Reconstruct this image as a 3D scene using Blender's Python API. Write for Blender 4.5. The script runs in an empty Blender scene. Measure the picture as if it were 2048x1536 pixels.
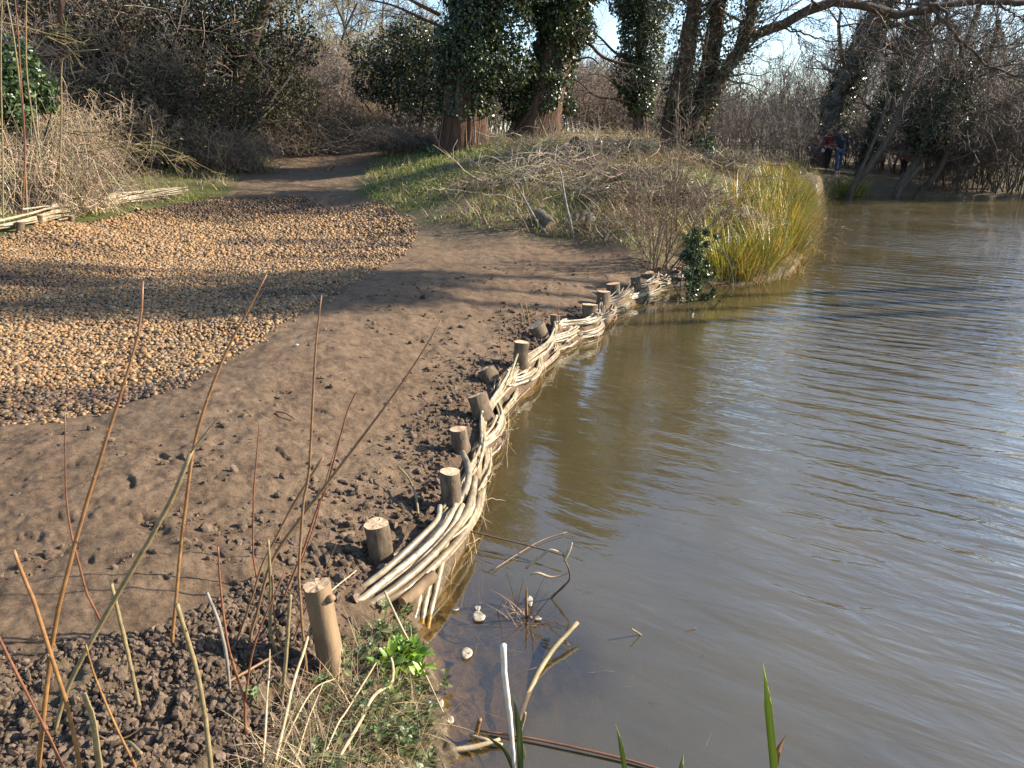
import bpy, bmesh, math, random
import numpy as np
from mathutils import Vector
R = math.radians
rng = np.random.default_rng(7)
random.seed(7)
SC = bpy.context.scene
COL = SC.collection

# ------------------------------------------------------------------ camera, world, sun, exposure
FPX, HC, PITCH = 1450.0, 2.05, R(18.67)
cam = bpy.data.cameras.new("camera")
cam.sensor_width = 36.0
cam.lens = FPX / 2048 * 36.0
cam.clip_end = 2000
cam.clip_start = 0.05
camo = bpy.data.objects.new("camera", cam)
COL.objects.link(camo)
camo.location = (0, 0, HC)
camo.rotation_euler = (math.pi / 2 - PITCH, 0, 0)
SC.camera = camo

SUN_AZ, SUN_EL = 82.0, 27.0          # degrees clockwise from straight ahead (+Y), elevation
wd = bpy.data.worlds.new("World")
SC.world = wd
wd.use_nodes = True
nt = wd.node_tree
bg = nt.nodes["Background"]
sky = nt.nodes.new("ShaderNodeTexSky")
sky.sky_type = 'NISHITA'
sky.sun_disc = False
sky.sun_elevation = R(SUN_EL)
sky.sun_rotation = R(SUN_AZ)
sky.air_density = 1.0
sky.dust_density = 0.6
sky.ozone_density = 2.6
nt.links.new(sky.outputs[0], bg.inputs[0])
bg.inputs[1].default_value = 0.122
sl = bpy.data.lights.new("sun", 'SUN')
sl.energy = 5.0
sl.angle = R(0.5)
sl.color = (1.0, 0.90, 0.76)
so = bpy.data.objects.new("sun", sl)
COL.objects.link(so)
sdir = Vector((math.sin(R(SUN_AZ)) * math.cos(R(SUN_EL)), math.cos(R(SUN_AZ)) * math.cos(R(SUN_EL)), math.sin(R(SUN_EL))))
so.rotation_euler = sdir.to_track_quat('Z', 'Y').to_euler()
so.location = sdir * 60
SC.view_settings.view_transform = 'Standard'
SC.view_settings.look = 'None'
SC.view_settings.gamma = 1.0
SC.view_settings.exposure = 1.42
SC.render.engine = 'CYCLES'
SC.cycles.max_bounces = 6
SC.cycles.transparent_max_bounces = 12
SC.cycles.caustics_reflective = False
SC.cycles.caustics_refractive = False

# ------------------------------------------------------------------ rays from the picture into the world
cp, sp_ = math.cos(PITCH), math.sin(PITCH)
def ray(px, py):
    dx = (px - 1024) / FPX
    dy = (768 - py) / FPX
    return np.array((dx, cp + dy * sp_, -sp_ + dy * cp))
def P(px, py, z=0.0):
    d = ray(px, py)
    t = (z - HC) / d[2]
    return np.array((d[0] * t, d[1] * t, z))
def at(px, py, Y):
    d = ray(px, py)
    t = Y / d[1]
    return np.array((d[0] * t, Y, HC + d[2] * t))

# ------------------------------------------------------------------ noise
def _h(ix, iy, s):
    ix = ix.astype(np.int64).astype(np.uint64); iy = iy.astype(np.int64).astype(np.uint64)
    h = (ix * np.uint64(374761393) + iy * np.uint64(668265263) + np.uint64(s * 974711 + 12345)) & np.uint64(0xffffffff)
    h = ((h ^ (h >> np.uint64(13))) * np.uint64(1274126177)) & np.uint64(0xffffffff)
    h = h ^ (h >> np.uint64(16))
    return (h & np.uint64(0xffff)).astype(np.float64) / 65535.0
def vn(x, y, s=0):
    ix = np.floor(x); iy = np.floor(y)
    fx = x - ix; fy = y - iy
    fx = fx * fx * (3 - 2 * fx); fy = fy * fy * (3 - 2 * fy)
    a = _h(ix, iy, s); b = _h(ix + 1, iy, s); c = _h(ix, iy + 1, s); d = _h(ix + 1, iy + 1, s)
    return (a * (1 - fx) + b * fx) * (1 - fy) + (c * (1 - fx) + d * fx) * fy
def fbm(x, y, s=0, o=4):
    v = 0; a = 0.5; t = 0
    for k in range(o):
        v = v + a * vn(x * 2 ** k, y * 2 ** k, s + k); t += a; a *= 0.5
    return v / t
def sstep(a, b, x):
    t = np.clip((x - a) / (b - a), 0, 1)
    return t * t * (3 - 2 * t)

# ------------------------------------------------------------------ waterline and terrain height
WL_PX = [(895, 1536), (868, 1400), (915, 1180), (975, 1020), (1020, 920), (1052, 845), (1112, 752), (1200, 692), (1292, 622), (1382, 580),
         (1440, 572), (1500, 570), (1578, 548), (1612, 502), (1622, 452), (1628, 414), (1655, 394), (1720, 392), (1800, 392), (1900, 394), (2048, 397)]
# along the wattle the bank drops just outside the stakes
STAKE_PX = [(770, 1130), (905, 1020), (925, 905), (970, 840), (987, 768), (1042, 738), (1085, 680), (1112, 658), (1178, 640), (1205, 612),
            (1228, 592), (1272, 577), (1300, 562), (1316, 554), (1357, 552)]
WL = [(-0.3, -12.0), (-0.15, 0.6)] + [tuple(P(x, y, 0)[:2]) for x, y in WL_PX[:2]] + [tuple(P(825, 1225, .05)[:2])] + \
     [tuple(P(x, y, .17)[:2] + np.array((.055, -.035))) for x, y in STAKE_PX[1:]] + [tuple(P(x, y, 0)[:2]) for x, y in WL_PX[10:]] + [(26, 24), (21, 16), (19.5, 9), (19.5, -12)]
WLA = np.array(WL)
def seg_dist(x, y, pts, closed=False):
    d = np.full(x.shape, 1e9)
    n = len(pts)
    for i in range(n if closed else n - 1):
        ax, ay = pts[i]; bx, by = pts[(i + 1) % n]
        vx, vy = bx - ax, by - ay
        t = np.clip(((x - ax) * vx + (y - ay) * vy) / (vx * vx + vy * vy + 1e-12), 0, 1)
        d = np.minimum(d, np.hypot(x - ax - t * vx, y - ay - t * vy))
    return d
def inside(x, y, pts):
    c = np.zeros(x.shape, bool)
    n = len(pts)
    for i in range(n):
        x1, y1 = pts[i]; x2, y2 = pts[(i + 1) % n]
        if y1 == y2: continue
        k = ((y1 > y) != (y2 > y)) & (x < (x2 - x1) * (y - y1) / (y2 - y1) + x1)
        c ^= k
    return c
def sdist(x, y):                      # >0 over the water
    d = seg_dist(x, y, WL)
    return np.where(inside(x, y, WL), d, -d)

CRUMB = [tuple(P(x, y, .4)[:2]) for x, y in [(-200, 1340), (150, 1280), (330, 1240), (520, 1140), (650, 1160), (700, 1320), (640, 1536), (600, 1700), (-300, 1700)]]
SHELF = [tuple(P(x, y, -.06)[:2]) for x, y in [(800, 1200), (960, 1160), (1120, 1190), (1240, 1280), (1270, 1380), (1180, 1480), (1050, 1560), (860, 1600), (700, 1500)]]
CPZ = [(0, 1536, .43), (350, 1536, .43), (620, 1536, .36), (780, 1500, .24), (850, 1420, .10), (800, 1300, .20), (870, 1500, .08),
       (0, 900, .41), (0, 1200, .43), (300, 1000, .41), (500, 1100, .36), (600, 1000, .33), (700, 900, .27), (480, 850, .41),
       (560, 720, .43), (690, 600, .44), (820, 510, .47), (900, 570, .40), (850, 700, .30), (1000, 600, .29), (1100, 540, .34),
       (1200, 500, .42), (950, 480, .52), (100, 830, .36), (300, 750, .35), (0, 700, .38), (400, 600, .38), (100, 580, .42),
       (600, 520, .43), (300, 500, .48), (750, 460, .54), (500, 430, .62), (700, 415, .66), (200, 460, .60), (1150, 480, .52)]
CPZ += [(x, y, .17) for x, y in STAKE_PX] + [(660, 1335, .24)]
CPZ += [(1440, 560, .05), (1500, 560, .05), (1572, 540, .05), (1604, 497, .05), (1613, 447, .06), (1620, 411, .06), (1655, 389, .08), (1720, 388, .09), (1900, 389, .1), (2048, 391, .1)]
CPY = [(600, 392, 16), (480, 395, 16), (720, 395, 16), (600, 340, 20), (680, 300, 23), (760, 277, 26), (560, 275, 27),
       (820, 330, 19), (930, 292, 19.5), (1080, 278, 20.5), (1280, 272, 24), (1360, 300, 17.5), (1450, 320, 17), (1450, 400, 13.5),
       (1300, 420, 12.5), (1290, 480, 10.8), (1000, 440, 12.2), (1100, 380, 13.8), (1100, 330, 15.8), (900, 380, 14.5), (900, 330, 17.2),
       (1240, 330, 15.5), (1200, 440, 12), (1550, 420, 14.5), (1550, 350, 19), (1620, 345, 25), (1660, 345, 30), (1850, 355, 33), (2048, 345, 36),
       (380, 400, 15.5), (150, 447, 12), (0, 477, 10.6), (200, 385, 15.3), (0, 380, 14), (300, 340, 18), (500, 305, 22), (0, 310, 19), (200, 300, 20), (-400, 330, 17)]
CPW = [(-3, 0, .6), (0.0, -3, .6), (-9, 2, .55), (-16, 4, .8), (-20, 20, 1.8), (-12, 45, 2.2), (12, 48, 1.4), (40, 45, .8), (0, 90, 2.4), (60, 90, 1.2), (-60, 60, 2.4), (-70, 10, 2.0),
       (23, 12, .8), (23, -4, .8), (40, 4, 1.4), (60, 20, 1.5)]
C = np.array([P(a, b, c) for a, b, c in CPZ] + [at(a, b, c) for a, b, c in CPY] + [np.array(c, float) for c in CPW])
def kern(r2): return np.sqrt(r2 + 0.35)
def fit(C):
    n = len(C)
    d2 = ((C[:, None, :2] - C[None, :, :2]) ** 2).sum(-1)
    A = np.zeros((n + 3, n + 3))
    A[:n, :n] = kern(d2) + np.eye(n) * -0.06
    A[:n, n] = 1; A[:n, n + 1:] = C[:, :2]; A[n, :n] = 1; A[n + 1:, :n] = C[:, :2].T
    b = np.zeros(n + 3); b[:n] = C[:, 2]
    return np.linalg.solve(A, b)
WGT = fit(C)
DENTS = []
def land(x, y):
    sh = x.shape
    X = x.ravel(); Y = y.ravel()
    z = np.zeros(X.shape)
    for i in range(0, len(X), 60000):
        a = X[i:i + 60000]; b = Y[i:i + 60000]
        k = kern((a[:, None] - C[None, :, 0]) ** 2 + (b[:, None] - C[None, :, 1]) ** 2)
        n = len(C)
        z[i:i + 60000] = k @ WGT[:n] + WGT[n] + WGT[n + 1] * a + WGT[n + 2] * b
    return np.clip(z, 0.03, 3.2).reshape(sh)
def ground_h(x, y, detail=True):
    x = np.asarray(x, float); y = np.asarray(y, float)
    z = land(x, y)
    s = sdist(x, y)
    r = np.hypot(x, y)
    if detail:
        z = z + (fbm(x * 0.9, y * 0.9, 3) - .5) * .10 * sstep(6, 16, r) + (fbm(x * 2.6, y * 2.6, 5) - .5) * .055 \
              + (fbm(x * 9, y * 9, 8, 3) - .5) * .030 * (1 - sstep(8, 14, r)) + (fbm(x * 30, y * 30, 11, 3) - .5) * .016 * (1 - sstep(5, 9, r))
        cz = inside(x, y, CRUMB) * sstep(0, .25, seg_dist(x, y, CRUMB, True))
        z = z + cz * ((fbm(x * 14, y * 14, 15, 4) - .5) * .085 + (fbm(x * 45, y * 45, 16, 2) - .5) * .018)
        for (cx, cy, ang, a, b, dep) in DENTS:
            k = (np.abs(x - cx) < .4) & (np.abs(y - cy) < .4)
            if k.any():
                u = (x[k] - cx) * math.cos(ang) + (y[k] - cy) * math.sin(ang)
                v = -(x[k] - cx) * math.sin(ang) + (y[k] - cy) * math.cos(ang)
                q = np.sqrt((u / a) ** 2 + (v / b) ** 2) + (fbm(x[k] * 26, y[k] * 26, 77, 3) - .5) * .9
                z[k] += -dep * (.5 + .5 * np.clip(v / b, -1, 1)) * (1 - sstep(.5, 1.0, q)) + dep * .25 * np.exp(-((q - 1.25) / .3) ** 2) * np.clip(v / b, 0, 1)
    nb = 1 - sstep(2.5, 3.0, y)                     # the near bank is slumped and ragged
    s = s + nb * ((fbm(x * 5, y * 5, 25, 4) - .5) * .30 + (fbm(x * 16, y * 16, 26, 2) - .5) * .05)
    bed = -0.22 - 0.28 * np.clip(s, 0, 3) + (fbm(x * 3, y * 3, 21) - .5) * .10
    near = inside(x, y, SHELF) * sstep(0, .22, seg_dist(x, y, SHELF, True) + (fbm(x * 5, y * 5, 23) - .5) * .2)     # a shallow mud shelf beside the nettles
    bed = bed * (1 - near) + near * (-0.075 - .08 * np.clip(s, 0, 2) + (fbm(x * 6, y * 6, 22) - .5) * .09)
    k = sstep(-0.06 - .22 * nb, 0.16 + .05 * nb, s)
    return z * (1 - k) + bed * k
TT = np.geomspace(1.0, 140, 900)
def G(px, py, lift=0.0):              # picture point -> point on the terrain
    d = ray(px, py)
    pts = np.array((0, 0, HC)) + d[None] * TT[:, None]
    h = ground_h(pts[:, 0], pts[:, 1], False)
    k = np.argmax(pts[:, 2] < h)
    if k == 0: return at(px, py, 30.0)
    a, b = TT[k - 1], TT[k]
    for _ in range(12):
        m = (a + b) / 2; q = np.array((0, 0, HC)) + d * m
        if q[2] < ground_h(q[0:1], q[1:2], False)[0]: b = m
        else: a = m
    q = np.array((0, 0, HC)) + d * b
    return np.array((q[0], q[1], float(ground_h(q[0:1], q[1:2])[0]) + lift))
def poly(px): return [tuple(G(x, y)[:2]) for x, y in px]

# ------------------------------------------------------------------ mesh helpers
def mesh_np(name, V, faces, mats, smooth=True, col=None, midx=None, attrs=None):
    """faces: list of int arrays (n,3) or (n,4) or (n,k)"""
    V = np.asarray(V, np.float32).reshape(-1, 3)
    me = bpy.data.meshes.new(name)
    me.vertices.add(len(V)); me.vertices.foreach_set("co", V.ravel())
    faces = [np.asarray(f, np.int32) for f in faces if len(f)]
    nl = sum(f.size for f in faces); nf = sum(len(f) for f in faces)
    me.loops.add(nl); me.polygons.add(nf)
    me.loops.foreach_set("vertex_index", np.concatenate([f.ravel() for f in faces]))
    tot = np.concatenate([np.full(len(f), f.shape[1], np.int32) for f in faces])
    st = np.concatenate(([0], np.cumsum(tot)[:-1])).astype(np.int32)
    me.polygons.foreach_set("loop_start", st)
    me.polygons.foreach_set("loop_total", tot)
    me.polygons.foreach_set("use_smooth", np.full(nf, bool(smooth)))
    for m in (mats if isinstance(mats, (list, tuple)) else [mats]): me.materials.append(m)
    if midx is not None: me.polygons.foreach_set("material_index", np.asarray(midx, np.int32))
    if col is not None:
        a = me.color_attributes.new("col", 'FLOAT_COLOR', 'POINT')
        c = np.ones((len(V), 4), np.float32); c[:, :3] = col
        a.data.foreach_set("color", c.ravel())
    for k, v in (attrs or {}).items():
        a = me.attributes.new(k, 'FLOAT', 'POINT'); a.data.foreach_set("value", np.asarray(v, np.float32))
    me.update(calc_edges=True)
    me.validate()
    return me
def link(name, me, parent=None, loc=None):
    o = bpy.data.objects.new(name, me)
    COL.objects.link(o)
    if parent is not None: o.parent = parent
    if loc is not None: o.location = loc
    return o
def tag(o, label=None, cat=None, group=None, kind=None):
    if label: o["label"] = label
    if cat: o["category"] = cat
    if group: o["group"] = group
    if kind: o["kind"] = kind
    return o
def thing(name, label, cat, loc, group=None):
    o = bpy.data.objects.new(name, None)
    COL.objects.link(o)
    o.location = tuple(float(v) for v in loc)
    o.empty_display_size = 0.1
    return tag(o, label, cat, group)
def norm(a): return a / (np.linalg.norm(a, axis=-1, keepdims=True) + 1e-12)
def tubes(pts, rad, S=6, caps=True, wob=0.0, seed=0):
    """pts (N,K,3), rad (N,K) -> verts, [quads, caps]"""
    pts = np.asarray(pts, float); rad = np.asarray(rad, float)
    if pts.ndim == 2: pts = pts[None]; rad = rad[None]
    N, K, _ = pts.shape
    t = np.empty_like(pts)
    t[:, 1:-1] = pts[:, 2:] - pts[:, :-2]; t[:, 0] = pts[:, 1] - pts[:, 0]; t[:, -1] = pts[:, -1] - pts[:, -2]
    t = norm(t)
    mt = norm(pts[:, -1] - pts[:, 0])
    ref = np.where(np.abs(mt[:, 2:3]) < 0.75, np.array([[0, 0, 1.]]), np.array([[0.87, -0.5, 0.0]]))
    n1 = norm(np.cross(t, ref[:, None, :])); n2 = np.cross(t, n1)
    a = np.arange(S) / S * 2 * np.pi
    ca, sa = np.cos(a), np.sin(a)
    rr = np.repeat(rad[:, :, None], S, 2)
    if wob:
        rg = np.random.default_rng(seed + 5)
        rr = rr * (1 + wob * (rg.random((N, K, S)) - .5) * 2)
    V = pts[:, :, None, :] + rr[..., None] * (n1[:, :, None, :] * ca[None, None, :, None] + n2[:, :, None, :] * sa[None, None, :, None])
    idx = np.arange(N * K * S).reshape(N, K, S)
    q = np.stack([idx[:, :-1, :], np.roll(idx[:, :-1, :], -1, 2), np.roll(idx[:, 1:, :], -1, 2), idx[:, 1:, :]], -1).reshape(-1, 4)
    F = [q]
    if caps:
        F.append(idx[:, 0, ::-1].reshape(-1, S)); F.append(idx[:, -1, :].reshape(-1, S))
    return V.reshape(-1, 3), F
def smooth_line(p, K):
    """Catmull-Rom resample of control points to K points"""
    p = np.asarray(p, float)
    n = len(p)
    e = np.vstack([2 * p[0] - p[1], p, 2 * p[-1] - p[-2]])
    cum = np.concatenate(([0], np.cumsum(np.linalg.norm(np.diff(p, axis=0), axis=1))))
    u = np.interp(np.linspace(0, cum[-1], K), cum, np.arange(n))
    i = np.clip(np.floor(u).astype(int), 0, n - 2); f = (u - i)[:, None]
    p0, p1, p2, p3 = e[i], e[i + 1], e[i + 2], e[i + 3]
    return 0.5 * ((2 * p1) + (-p0 + p2) * f + (2 * p0 - 5 * p1 + 4 * p2 - p3) * f ** 2 + (-p0 + 3 * p1 - 3 * p2 + p3) * f ** 3)
def merge(parts):
    Vs, Fs, o = [], {}, 0
    for V, F in parts:
        Vs.append(V)
        for f in F:
            f = np.asarray(f)
            if len(f): Fs.setdefault(f.shape[1], []).append(f + o)
        o += len(V)
    return np.concatenate(Vs), [np.concatenate(v) for v in Fs.values()]
def ico(sub):
    bm = bmesh.new(); bmesh.ops.create_icosphere(bm, subdivisions=sub, radius=1.0)
    V = np.array([v.co[:] for v in bm.verts]); F = np.array([[v.index for v in f.verts] for f in bm.faces]); bm.free()
    return V, F
def rand_rot(n, rg, flat=0.0):
    """n rotation matrices; flat in 0..1 keeps local z near world z"""
    a = rg.random(n) * 2 * np.pi
    tl = (rg.normal(size=n) * (1 - flat) * 1.6 + rg.normal(size=n) * .22)
    b = rg.random(n) * 2 * np.pi
    ca, sa, ct, st, cb, sb = np.cos(a), np.sin(a), np.cos(tl), np.sin(tl), np.cos(b), np.sin(b)
    z = np.zeros(n); o = np.ones(n)
    Rz = np.stack([ca, -sa, z, sa, ca, z, z, z, o], -1).reshape(n, 3, 3)
    Rx = np.stack([o, z, z, z, ct, -st, z, st, ct], -1).reshape(n, 3, 3)
    Rb = np.stack([cb, -sb, z, sb, cb, z, z, z, o], -1).reshape(n, 3, 3)
    return Rb @ Rx @ Rz
def blobs(cent, size, sub, rg, flat=.7, rough=.12, nvar=8):
    """stones / clods: cent (n,3), size (n,3)"""
    V0, F0 = ico(sub)
    n = len(cent); m = len(V0)
    var = []
    for k in range(nvar):
        d = np.ones(m)
        for j in range(5):
            ax = norm(rg.normal(size=3)); d += rough * rg.normal() * np.cos(V0 @ ax * rg.uniform(1.2, 3.5) + rg.uniform(0, 6))
        var.append(V0 * d[:, None])
    var = np.array(var)
    W = var[rg.integers(0, nvar, n)] * size[:, None, :]
    Rm = rand_rot(n, rg, flat)
    W = np.einsum('nij,nmj->nmi', Rm, W) + cent[:, None, :]
    F = (F0[None] + (np.arange(n) * m)[:, None, None]).reshape(-1, 3)
    return W.reshape(-1, 3), [F], m
def blades(base, az, length, width, lean, curl, K=3, rg=rng):
    """strips of grass: base (n,3); lean, curl in radians from vertical"""
    n = len(base)
    d = np.stack([np.cos(az), np.sin(az), np.zeros(n)], -1)
    sd = np.stack([-np.sin(az), np.cos(az), np.zeros(n)], -1)
    tw = rg.uniform(-.9, .9, n)
    sd = sd * np.cos(tw)[:, None] + d * np.sin(tw)[:, None]
    pts = [base]; p = base.copy()
    for k in range(K):
        an = lean + curl * (k + .5) / K
        p = p + (d * np.sin(an)[:, None] + np.array([0, 0, 1.]) * np.cos(an)[:, None]) * (length / K)[:, None]
        pts.append(p)
    V = np.empty((n, K + 1, 2, 3))
    for k in range(K + 1):
        w = width * (1 - (k / K) ** 1.6 * .88) * .5
        V[:, k, 0] = pts[k] - sd * w[:, None]; V[:, k, 1] = pts[k] + sd * w[:, None]
    idx = np.arange(n * (K + 1) * 2).reshape(n, K + 1, 2)
    q = np.stack([idx[:, :-1, 0], idx[:, :-1, 1], idx[:, 1:, 1], idx[:, 1:, 0]], -1).reshape(-1, 4)
    return V.reshape(-1, 3), [q], (K + 1) * 2
def leaves(pos, nrm, size, rg, asp=.62, fold=.18):
    """folded kite leaves, 4 tris each (6 verts)"""
    n = len(pos)
    nrm = norm(nrm)
    a = norm(np.cross(nrm, norm(rg.normal(size=(n, 3)))))
    b = np.cross(nrm, a)
    s = size[:, None]
    base = pos - a * s * .5; tip = pos + a * s * .55 - nrm * s * .10
    l1 = pos - a * s * .12 - b * s * asp * .5 + nrm * s * fold; r1 = pos - a * s * .12 + b * s * asp * .5 + nrm * s * fold
    V = np.stack([base, l1, tip, r1], 1)
    idx = np.arange(n * 4).reshape(n, 4)
    F = np.concatenate([idx[:, [0, 1, 2]], idx[:, [0, 2, 3]]])
    return V.reshape(-1, 3), [F], 4
def vcol(n_items, per, base, rg, var=.25, mix=None, amt=None):
    """per-item colours repeated per vertex"""
    c = np.array(base)[None] * (1 + var * (rg.random((n_items, 1)) - .5) * 2) * (1 + .08 * rg.normal(size=(n_items, 3)))
    if mix is not None:
        k = (rg.random(n_items) < amt)
        c[k] = np.array(mix)[None] * (1 + var * (rg.random((k.sum(), 1)) - .5) * 2)
    return np.repeat(np.clip(c, .003, .9), per, 0)

# ------------------------------------------------------------------ materials
def newmat(name):
    m = bpy.data.materials.new(name); m.use_nodes = True
    t = m.node_tree
    return m, t, t.nodes["Principled BSDF"], t.nodes["Material Output"]
def N(t, kind, **kw):
    n = t.nodes.new(kind)
    for k, v in kw.items():
        if k.startswith("i_"): n.inputs[k[2:].replace("_", " ")].default_value = v
        else: setattr(n, k, v)
    return n
def ramp(t, fac, stops):
    r = t.nodes.new("ShaderNodeValToRGB")
    while len(r.color_ramp.elements) < len(stops): r.color_ramp.elements.new(.5)
    for e, (p, c) in zip(r.color_ramp.elements, stops):
        e.position = p; e.color = (*c, 1)
    t.links.new(fac, r.inputs[0])
    return r.outputs[0]
def coords(t, kind="Object", scale=(1, 1, 1), rot=(0, 0, 0)):
    tc = N(t, "ShaderNodeTexCoord"); mp = N(t, "ShaderNodeMapping")
    mp.inputs["Scale"].default_value = scale; mp.inputs["Rotation"].default_value = rot
    t.links.new(tc.outputs[kind], mp.inputs[0])
    return mp.outputs[0]
def noise(t, vec, scale, detail=4, rough=.6, dist=0):
    n = N(t, "ShaderNodeTexNoise"); n.inputs["Scale"].default_value = scale; n.inputs["Detail"].default_value = detail
    n.inputs["Roughness"].default_value = rough; n.inputs["Distortion"].default_value = dist
    t.links.new(vec, n.inputs["Vector"])
    return n.outputs["Fac"]
def bump(t, bs, h, strength, dist, prev=None):
    b = N(t, "ShaderNodeBump"); b.inputs["Strength"].default_value = strength; b.inputs["Distance"].default_value = dist
    t.links.new(h, b.inputs["Height"])
    if prev is not None: t.links.new(prev, b.inputs["Normal"])
    if bs is not None: t.links.new(b.outputs[0], bs.inputs["Normal"])
    return b.outputs[0]
def mixc(t, fac, a, b, mode='MIX'):
    m = N(t, "ShaderNodeMix", data_type='RGBA', blend_type=mode)
    if isinstance(fac, (int, float)): m.inputs[0].default_value = fac
    else: t.links.new(fac, m.inputs[0])
    for s, v in ((6, a), (7, b)):
        if isinstance(v, tuple): m.inputs[s].default_value = (*v, 1)
        else: t.links.new(v, m.inputs[s])
    return m.outputs[2]
def math_(t, op, a, b=None, clamp=False):
    m = N(t, "ShaderNodeMath", operation=op, use_clamp=clamp)
    for s, v in ((0, a), (1, b)):
        if v is None: continue
        if isinstance(v, (int, float)): m.inputs[s].default_value = v
        else: t.links.new(v, m.inputs[s])
    return m.outputs[0]
def bark(name, c1, c2, scale=14, stretch=.25, rough=.85, bd=.006, c3=None):
    m, t, b, o = newmat(name)
    v = coords(t, "Object", (1, 1, stretch))
    n = noise(t, v, scale, 5, .65, .4)
    st = [(.3, c1), (.65, c2)] + ([(.85, c3)] if c3 else [])
    t.links.new(ramp(t, n, st), b.inputs["Base Color"])
    b.inputs["Roughness"].default_value = rough
    b.inputs["Specular IOR Level"].default_value = .3
    n2 = noise(t, v, scale * 2.2, 6, .7, .6)
    bump(t, b, n2, .8, bd)
    return m
def attr_mat(name, rough=.6, spec=.4, transl=0.0, nscale=0, namt=.3, tint=1.0):
    m, t, b, o = newmat(name)
    a = N(t, "ShaderNodeAttribute", attribute_name="col")
    c = a.outputs["Color"]
    if nscale:
        v = coords(t, "Object")
        n = noise(t, v, nscale, 4, .6)
        c = mixc(t, 1.0, c, ramp(t, n, [(.25, (1 - namt,) * 3), (.75, (1 + namt * .4,) * 3)]), 'MULTIPLY')
    t.links.new(c, b.inputs["Base Color"])
    b.inputs["Roughness"].default_value = rough
    b.inputs["Specular IOR Level"].default_value = spec
    if transl:
        tr = N(t, "ShaderNodeBsdfTranslucent"); mx = N(t, "ShaderNodeMixShader"); mx.inputs[0].default_value = transl
        c2 = mixc(t, 1.0, c, (1.35, 1.25, .7), 'MULTIPLY')
        t.links.new(c2, tr.inputs[0]); t.links.new(b.outputs[0], mx.inputs[1]); t.links.new(tr.outputs[0], mx.inputs[2])
        t.links.new(mx.outputs[0], o.inputs[0])
    return m
M_LEAF = attr_mat("ivy_leaf", .33, .5, .18)
M_DULL = attr_mat("dull_leaf", .6, .25, .2)
M_GRASS = attr_mat("grass_blade", .42, .45, .22)
M_STRAW = attr_mat("dry_stalk", .6, .35, .18)
M_WEAVE = attr_mat("weathered_rod", .42, .45, 0, 24, .45)
M_TWIG = attr_mat("twig_bark", .7, .3)
M_STONE = attr_mat("river_pebble", .55, .4, 0, 60, .35)
M_CLOD = attr_mat("crumbly_soil", .95, .12, 0, 70, .45)
M_BARK_DARK = bark("dark_bark", (.035, .026, .018), (.10, .07, .045), 9, .2, .9, .02)
M_BARK_RED = bark("reddish_bark", (.028, .016, .011), (.13, .07, .042), 8, .13, .95, .06)
M_BARK_GREY = bark("grey_bark", (.05, .038, .028), (.14, .11, .08), 12, .2, .9, .012)
M_STAKE = bark("stake_bark", (.055, .037, .024), (.17, .12, .073), 26, .45, .85, .008, (.29, .23, .15))
M_STAKE_SMOOTH = bark("smooth_stake_bark", (.12, .078, .045), (.25, .17, .095), 9, .35, .8, .005)
def rod_mat():
    m, t, b, o = newmat("willow_rod_bark")
    v = coords(t, "Object")
    c = ramp(t, noise(t, v, 11, 5, .65, .5), [(.28, (.14, .105, .065)), (.5, (.31, .255, .172)), (.72, (.49, .44, .345))])
    oi = N(t, "ShaderNodeObjectInfo")
    c = mixc(t, 1.0, c, ramp(t, oi.outputs["Random"], [(.0, (.60, .55, .48)), (.35, (1.0, .96, .88)), (.65, (.84, .84, .70)), (1.0, (1.15, 1.12, 1.1))]), 'MULTIPLY')
    dirt = noise(t, v, 28, 4, .7)
    c = mixc(t, ramp(t, dirt, [(.56, (0, 0, 0)), (.66, (.8, .8, .8))]), c, (.12, .085, .055))
    t.links.new(c, b.inputs["Base Color"])
    b.inputs["Roughness"].default_value = .38; b.inputs["Specular IOR Level"].default_value = .5
    bump(t, b, noise(t, v, 60, 4, .7), .6, .0015)
    return m
M_ROD = rod_mat()
M_SHOOT_O = bark("orange_willow_bark", (.17, .082, .032), (.31, .165, .06), 14, .5, .45, .001)
M_SHOOT_R = bark("red_willow_bark", (.13, .05, .028), (.25, .105, .05), 14, .5, .5, .001)
M_SHOOT_G = bark("olive_willow_bark", (.15, .115, .055), (.29, .225, .11), 14, .5, .55, .0015)
M_SHOOT_B = bark("brown_willow_bark", (.14, .08, .04), (.26, .155, .07), 14, .5, .5, .001)
M_STALK = bark("straw_stalk", (.24, .17, .09), (.46, .36, .22), 22, .4, .5, .001)
M_GREYSTICK = bark("grey_stick_bark", (.11, .095, .075), (.27, .235, .185), 22, .5, .8, .003)
def redden(m, c, z0, z1, amt):
    """young willow bark turns from olive at the foot to red at the tip"""
    t = m.node_tree; b = t.nodes["Principled BSDF"]
    src = b.inputs["Base Color"].links[0].from_socket
    tc = N(t, "ShaderNodeTexCoord"); sx = N(t, "ShaderNodeSeparateXYZ"); t.links.new(tc.outputs["Object"], sx.inputs[0])
    mr = N(t, "ShaderNodeMapRange"); mr.inputs["From Min"].default_value = z0; mr.inputs["From Max"].default_value = z1; mr.inputs["To Max"].default_value = amt
    t.links.new(sx.outputs["Z"], mr.inputs["Value"])
    band = ramp(t, noise(t, coords(t, "Object", (.3, .3, 1)), 38, 3, .6), [(.35, (.72, .70, .68)), (.6, (1.05, 1.05, 1.05))])
    t.links.new(mixc(t, 1.0, mixc(t, mr.outputs[0], src, c), band, 'MULTIPLY'), b.inputs["Base Color"])
redden(M_SHOOT_O, (.19, .085, .045), .3, 1.3, .7); redden(M_SHOOT_R, (.16, .065, .042), .1, .9, .6); redden(M_SHOOT_B, (.15, .075, .045), .3, 1.2, .6); redden(M_SHOOT_G, (.20, .14, .07), .1, .8, .6)
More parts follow.
